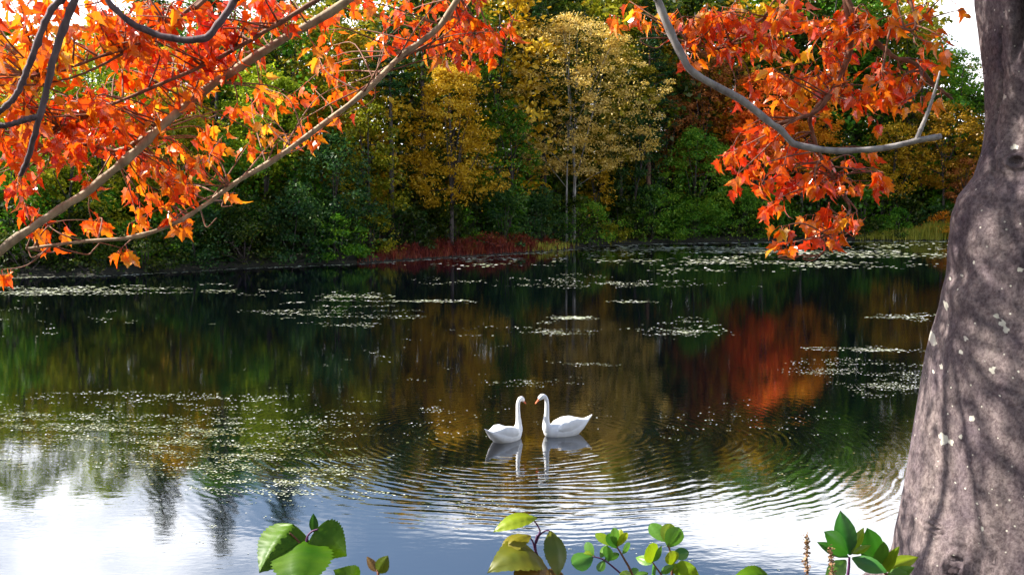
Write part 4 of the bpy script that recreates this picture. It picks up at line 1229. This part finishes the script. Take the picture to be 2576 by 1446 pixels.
# the 300 leaves that show largest are parts of their own
def shown(i):
    p_, R_, s_, v_ = LEAVES[i]
    d = p_ - Vector((0, 0, CAMH))
    yy = d.y * CP - d.z * SP
    X = W / 2 + F * d.x / yy
    Y_ = H / 2 - F * (d.z * CP + d.y * SP) / yy
    if not (0 < X < W and 0 < Y_ < H): return 0
    face = abs((R_ @ Vector((0, 0, 1))).dot(d.normalized()))
    return s_ / d.length * (0.25 + face)
order = sorted(range(len(LEAVES)), key=shown, reverse=True)
for i in order[:300]:
    p_, R_, s_, v_ = LEAVES[i]
    o = bpy.data.objects.new('leaf', LEAFM[v_])
    o.parent = min(LIMBS, key=lambda b_: min((q - p_).length_squared for q in b_[0]))[1]
    o.matrix_local = Matrix.Translation(loc(p_)) @ R_.to_4x4() @ Matrix.Scale(s_, 4)
    col.objects.link(o)
fv, ff = [], []
for i in order[300:]:
    p_, R_, s_, v_ = LEAVES[i]
    q = loc(p_); b_ = len(fv)
    for v in LEAFV[v_][0]: fv.append(tuple(q + R_ @ (Vector(v) * s_)))
    for f_ in LEAFV[v_][1]: ff.append(tuple(b_ + k for k in f_))
obj('foliage', new_mesh('foliage', fv, ff), M['maple'], root_maple)['kind'] = 'stuff'

# ------------------------------------------------------------------ plants on the near bank
def green_leaf_mat(name, c_top, c_edge, trans=0.4, gloss=0.12):
    return leaf_mat(name, [c_top, tuple((a_ + b_) / 2 for a_, b_ in zip(c_top, c_edge)), c_edge], trans=trans, gloss=gloss * 0.4, rough=0.42, hue_scale=14)
M['pl_a'] = green_leaf_mat('broad_green_leaf', (0.010, 0.085, 0.003), (0.10, 0.20, 0.005), 0.28, 0.05)
M['pl_b'] = green_leaf_mat('reddening_leaf', (0.05, 0.13, 0.006), (0.26, 0.22, 0.010))
M['pl_b2'] = green_leaf_mat('red_tinged_leaf', (0.13, 0.09, 0.012), (0.28, 0.11, 0.03))
M['pl_lime'] = green_leaf_mat('lime_leaf', (0.18, 0.34, 0.006), (0.38, 0.46, 0.012))
M['pl_c'] = green_leaf_mat('small_green_leaf', (0.05, 0.20, 0.02), (0.16, 0.34, 0.03))
M['pl_f'] = green_leaf_mat('glossy_green_leaf', (0.015, 0.12, 0.008), (0.06, 0.24, 0.014), 0.3, 0.14)
M['stem_purple'] = plain_mat('purple_stem', (0.10, 0.03, 0.10), 0.5)
M['stem_brown'] = plain_mat('brown_stem', (0.16, 0.07, 0.04), 0.7)
M['spike'] = leaf_mat('dry_seed_spike', [(0.20, 0.10, 0.05), (0.36, 0.22, 0.12), (0.5, 0.36, 0.22)], trans=0.1)

SHAPES = {
    'heart': ([0, .06, .18, .34, .52, .72, .88, 1], [.10, .34, .47, .50, .44, .28, .12, 0]),
    'lance': ([0, .1, .25, .45, .62, .8, .93, 1], [.03, .11, .22, .27, .25, .16, .06, 0]),
    'ovate': ([0, .1, .25, .42, .6, .8, .93, 1], [.04, .22, .36, .40, .35, .21, .08, 0]),
    'round': ([0, .1, .28, .5, .7, .88, .97, 1], [.03, .16, .33, .42, .42, .28, .12, 0]),
}
def blade_leaf(parent, base, tip, wf, shape, mat, face=(0, -1, 0.2), arch=0.15, fold=0.3, serr=0.0, side_roll=0.0, name='leaf'):
    """a leaf from base to tip (world points); arch bends the rib along the face normal"""
    base, tip = Vector(base), Vector(tip)
    ax = tip - base; L = ax.length; ax.normalize()
    nn = Vector(face); nn = nn - ax * nn.dot(ax); nn.normalize()
    sd = ax.cross(nn)
    ts, ws = SHAPES[shape]
    N = 30 if serr else 20
    v, f = [], []
    for i in range(N + 1):
        t = i / N
        w = np.interp(t, ts, ws) * L * wf
        if serr: w *= 1 + (serr if i % 2 else -serr)
        c = base + ax * (L * t) + nn * (arch * L * 4 * t * (1 - t))
        for k in (-1, -0.66, -0.33, 0, 0.33, 0.66, 1):
            lift = -abs(k) * w * fold + abs(k) ** 2 * w * fold * 0.4
            ves = 0.011 * L * math.sin((t * 6.5 - abs(k) * 1.1) * 6.283) * min(1, abs(k) * 2) * (1 - 0.4 * abs(k)) + (0.012 * L if k == 0 else 0)
            v.append(c + sd * (w * k) + nn * (lift + ves + side_roll * w * k * t))
    for i in range(N):
        for k in range(6):
            a_ = i * 7 + k
            f.append((a_, a_ + 1, a_ + 8, a_ + 7))
    o = obj(name, new_mesh(name, [tuple(q - parent.location) for q in v], f, True), M[mat], parent)
    return o
def plant(name, label, px, D, cat='shrub'):
    x = at(px, 1446, D).x
    z = float(ground_z(x, D))
    r = empty(name, (x, D, z - 0.02))
    return tag(r, label, cat)
def stem(parent, pts, r0, r1, mat, name='stem'):
    P = spline(pts, 18)
    mb = MB(); mb.tube([q - parent.location for q in P], [r0 + (r1 - r0) * i / 17 for i in range(18)], 7)
    mb.build(name, M[mat], parent)
    return P
def foot(parent, dx=0, dy=0): return parent.location + Vector((dx, dy, 0))

# A: broad heart-shaped leaves
D = 2.4
A = plant('viburnum_plant', 'plant with three large heart shaped green leaves at bottom left', 760, D)
def a(x, y, d=0): return at(x, y, D + d)
stem(A, [foot(A), a(790, 1520), a(770, 1440), a(768, 1380), a(774, 1350)], .006, .0025, 'stem_purple')
stem(A, [a(768, 1385), a(772, 1352), a(784, 1336), a(800, 1330)], .0028, .002, 'stem_purple', 'petiole')
stem(A, [a(768, 1385), a(752, 1362), a(735, 1345), a(728, 1340)], .0028, .002, 'stem_brown', 'petiole')
blade_leaf(A, a(738, 1318, .02), a(652, 1440, -.06), 0.98, 'heart', 'pl_a', (-.25, -.9, .4), .08, .75, .05)
blade_leaf(A, a(766, 1360), a(745, 1500, -.12), 0.98, 'heart', 'pl_a', (0, -.95, .3), .10, .25, .05)
blade_leaf(A, a(793, 1334), a(872, 1398, .01), 1.05, 'heart', 'pl_a', (.25, -.9, .45), .10, .5, .05)
blade_leaf(A, a(790, 1338, .03), a(788, 1290, .06), 0.6, 'ovate', 'pl_a', (0.4, -.8, .3), .05, .4, .03)
blade_leaf(A, a(778, 1380, .04), a(815, 1345, .08), 0.6, 'ovate', 'pl_a', (-0.2, -.9, .3), .05, .4, .03)
# G: small neighbours
G1 = plant('viburnum_plant', 'single rounded green leaf rising at the bottom edge left of centre', 862, 2.3)
D = 2.3
stem(G1, [foot(G1), a(862, 1560), a(866, 1500)], .004, .002, 'stem_purple')
blade_leaf(G1, a(895, 1490), a(838, 1432, -.03), 1.15, 'heart', 'pl_a', (.1, -.6, .8), .22, .3, .03)
D = 2.35
G2 = plant('seedling', 'reddish seedling with two upright leaves at the bottom edge', 952, D)
stem(G2, [foot(G2), a(952, 1520), a(950, 1446), a(948, 1432)], .004, .002, 'stem_brown')
blade_leaf(G2, a(948, 1436), a(922, 1398, .02), 0.62, 'ovate', 'pl_b2', (.4, -.8, .2), .05, .5, .06)
blade_leaf(G2, a(950, 1440), a(976, 1396, -.01), 0.85, 'ovate', 'pl_b', (-.1, -.9, .3), .05, .3, .07)
blade_leaf(G2, a(946, 1446), a(930, 1500, -.05), 0.8, 'ovate', 'pl_b', (-.1, -.8, .5), .1, .3, .06)
# B: drooping pointed leaves on purple stalks
D = 2.3
B = plant('arrowwood_plant', 'plant with drooping red edged leaves on purple stalks, bottom centre', 1345, D)
stem(B, [foot(B), a(1400, 1560), a(1385, 1470), a(1352, 1400), a(1346, 1372), a(1350, 1345)], .006, .002, 'stem_purple')
stem(B, [a(1350, 1350), a(1358, 1335), a(1350, 1318), a(1342, 1308)], .0022, .0016, 'stem_purple', 'petiole')
stem(B, [a(1348, 1365), a(1357, 1345), a(1372, 1334), a(1382, 1334)], .0022, .0016, 'stem_purple', 'petiole')
stem(B, [a(1345, 1382), a(1340, 1362), a(1332, 1350), a(1326, 1344)], .0022, .0016, 'stem_purple', 'petiole')
blade_leaf(B, a(1350, 1302), a(1240, 1338, -.04), 0.72, 'lance', 'pl_lime', (-.1, -.62, .78), .16, .15, .03)
blade_leaf(B, a(1334, 1346), a(1256, 1405, -.06), 0.95, 'lance', 'pl_b', (-.5, -.7, .5), .20, .35, .05)
blade_leaf(B, a(1384, 1334), a(1402, 1450, -.06), 0.98, 'lance', 'pl_b', (.35, -.8, .4), .14, .35, .05)
blade_leaf(B, a(1365, 1410), a(1225, 1440, -.10), 0.80, 'ovate', 'pl_b', (-.1, -.6, .8), .26, .2, .04)
blade_leaf(B, a(1375, 1425), a(1290, 1475, -.12), 0.95, 'ovate', 'pl_b2', (-.1, -.85, .4), .12, .25, .05)
blade_leaf(B, a(1380, 1430), a(1420, 1490, -.03), 0.8, 'ovate', 'pl_b2', (.2, -.85, .4), .12, .25, .05)
# C: small rounded leaves
D = 2.6
C = plant('bayberry_shrub', 'sprig of small rounded glossy leaves right of the drooping leaves', 1560, D)
stem(C, [foot(C), a(1640, 1600), a(1592, 1450), a(1570, 1405), a(1550, 1372)], .005, .002, 'stem_brown')
stem(C, [a(1602, 1475), a(1560, 1440), a(1520, 1408), a(1490, 1398)], .003, .0016, 'stem_purple')
def small(parent, x, y, ang, ln, w=1.0, shape='round', mat='pl_c', dd=0.0):
    r_ = math.radians(ang)
    x1, y1 = x + ln * math.cos(r_), y - ln * math.sin(r_)
    fc_ = (random.gauss(0, .35), -0.8, 0.45 + random.gauss(0, .2))
    return blade_leaf(parent, a(x, y, dd), a(x1, y1, dd + random.gauss(-0.01, .03)), w, shape, mat, fc_, random.uniform(.02, .12), random.uniform(.15, .5))
random.seed(8)
for (x, y, an, ln, w, mt) in ((1550, 1372, 150, 62, .55, 'pl_lime'), (1550, 1372, 100, 46, .7, 'pl_c'), (1550, 1374, 75, 46, .6, 'pl_lime'), (1552, 1374, 55, 44, .55, 'pl_lime'), (1552, 1378, 125, 44, .6, 'pl_c'), (1565, 1392, 55, 34, .7, 'pl_c'),
                              (1492, 1398, 118, 40, .75, 'pl_c'), (1492, 1398, 200, 58, 1.0, 'pl_c'), (1496, 1398, 165, 30, .7, 'pl_lime'), (1510, 1402, 62, 36, .6, 'pl_c'), (1520, 1406, 20, 40, .55, 'pl_c'), (1520, 1408, 240, 32, .8, 'pl_c'), (1530, 1412, 95, 40, .8, 'pl_c'), (1580, 1446, 30, 30, .7, 'pl_c'), (1600, 1470, 150, 50, .8, 'pl_lime')):
    small(C, x, y, an, ln, w, 'round', mt)
D = 2.5
C2 = plant('bayberry_shrub', 'sprig with a pair of round leaves on top, right of the smaller sprig', 1690, D)
stem(C2, [foot(C2), a(1680, 1600), a(1688, 1470), a(1690, 1410), a(1678, 1360)], .005, .002, 'stem_brown')
stem(C2, [a(1688, 1480), a(1660, 1440), a(1640, 1412)], .003, .0016, 'stem_brown')
for (x, y, an, ln, w, mt, sh) in ((1676, 1362, 132, 62, .75, 'pl_c', 'round'), (1674, 1364, 75, 50, 1.0, 'pl_lime', 'round'), (1680, 1376, 62, 58, 1.05, 'pl_c', 'round'), (1690, 1398, 15, 44, .75, 'pl_c', 'round'), (1690, 1420, 95, 36, 1.1, 'pl_lime', 'round'),
                                  (1640, 1412, 100, 44, .8, 'pl_lime', 'round'), (1640, 1412, 60, 48, .5, 'pl_c', 'ovate'), (1640, 1416, 160, 44, .6, 'pl_c', 'ovate'), (1650, 1430, 250, 30, .8, 'pl_c', 'round'), (1662, 1440, 30, 40, .5, 'pl_c', 'ovate'), (1688, 1440, 40, 30, 1.0, 'pl_lime', 'round'), (1700, 1460, 35, 60, 1.1, 'pl_lime', 'round'), (1630, 1440, 200, 36, .7, 'pl_c', 'round')):
    small(C2, x, y, an, ln, w, sh, mt)
# D: the arched leaf
D = 2.2
E1 = plant('viburnum_plant', 'single dark arched leaf at the bottom edge left of the seed spikes', 1895, D)
stem(E1, [foot(E1), a(1940, 1600), a(1945, 1500)], .004, .002, 'stem_brown')
blade_leaf(E1, a(1948, 1475), a(1836, 1458, -.04), 0.9, 'lance', 'pl_a', (0, -.55, .85), .26, .25, .03)
# E: dry seed spikes
def spike(label, px, top, D_):
    global D
    D = D_
    r = plant('seed_spike', label, px, D_, 'plant')
    P = stem(r, [foot(r), a(px + 6, 1600), a(px + 4, 1446), a(px, top)], .0022, .0012, 'stem_brown')
    q = []
    cs = []
    p0, p1 = a(px + 4, 1470), a(px, top)
    for i in range(170):
        t = random.random()
        cs.append(np.array(p0.lerp(p1, t)) + rng.normal(size=3) * 0.0042)
    q = leaf_quads(np.array(cs) - np.array(r.location), rng.normal(size=(170, 3)), 0.0042 * (0.6 + 0.8 * rng.random(170)), 0.7)
    obj('seed_head', quads_mesh('seed_head', q), M['spike'], r)
spike('tall dry brown seed spike left of the pointed leaf rosette', 2027, 1346, 2.7)
spike('shorter dry brown seed spike in front of the pointed leaf rosette', 2088, 1376, 2.55)
# F: whorls of pointed leaves beside the trunk
D = 2.7
Fp = plant('pepperbush_plant', 'rosette of pointed glossy green leaves left of the big trunk', 2120, D)
stem(Fp, [foot(Fp), a(2105, 1600), a(2132, 1446), a(2136, 1400)], .006, .003, 'stem_purple')
for (x0, y0, x1, y1, w, mt) in ((2138, 1395, 2113, 1283, .78, 'pl_f'), (2132, 1392, 2072, 1336, .72, 'pl_f'), (2140, 1390, 2172, 1325, .62, 'pl_lime'), (2134, 1400, 2054, 1362, .55, 'pl_f'), (2128, 1408, 2074, 1470, .8, 'pl_c'), (2142, 1402, 2232, 1438, .72, 'pl_f'),
                                (2140, 1388, 2158, 1372, .8, 'pl_lime'), (2142, 1392, 2190, 1370, .6, 'pl_lime'), (2120, 1440, 2100, 1480, .8, 'pl_c')):
    blade_leaf(Fp, a(x0, y0), a(x1, y1, random.gauss(-.02, .03)), w * 1.15, 'lance', mt, (random.gauss(0, .25), -.9, .35), .05, .35)
D = 2.75
F2 = plant('pepperbush_plant', 'rosette of pointed green leaves at the foot of the big trunk', 2230, D)
stem(F2, [foot(F2), a(2270, 1600), a(2232, 1452), a(2200, 1420)], .007, .003, 'stem_brown')
for (x0, y0, x1, y1, w, mt) in ((2205, 1424, 2180, 1326, .80, 'pl_f'), (2210, 1424, 2222, 1360, .66, 'pl_c'), (2225, 1440, 2250, 1380, .6, 'pl_lime'), (2215, 1432, 2310, 1400, .62, 'pl_lime'), (2230, 1444, 2285, 1440, .8, 'pl_c'), (2218, 1430, 2262, 1372, .5, 'pl_lime'), (2235, 1450, 2300, 1425, .7, 'pl_c')):
    blade_leaf(F2, a(x0, y0), a(x1, y1, random.gauss(-.02, .03)), w * 1.15, 'lance', mt, (random.gauss(0, .25), -.9, .35), .05, .35)
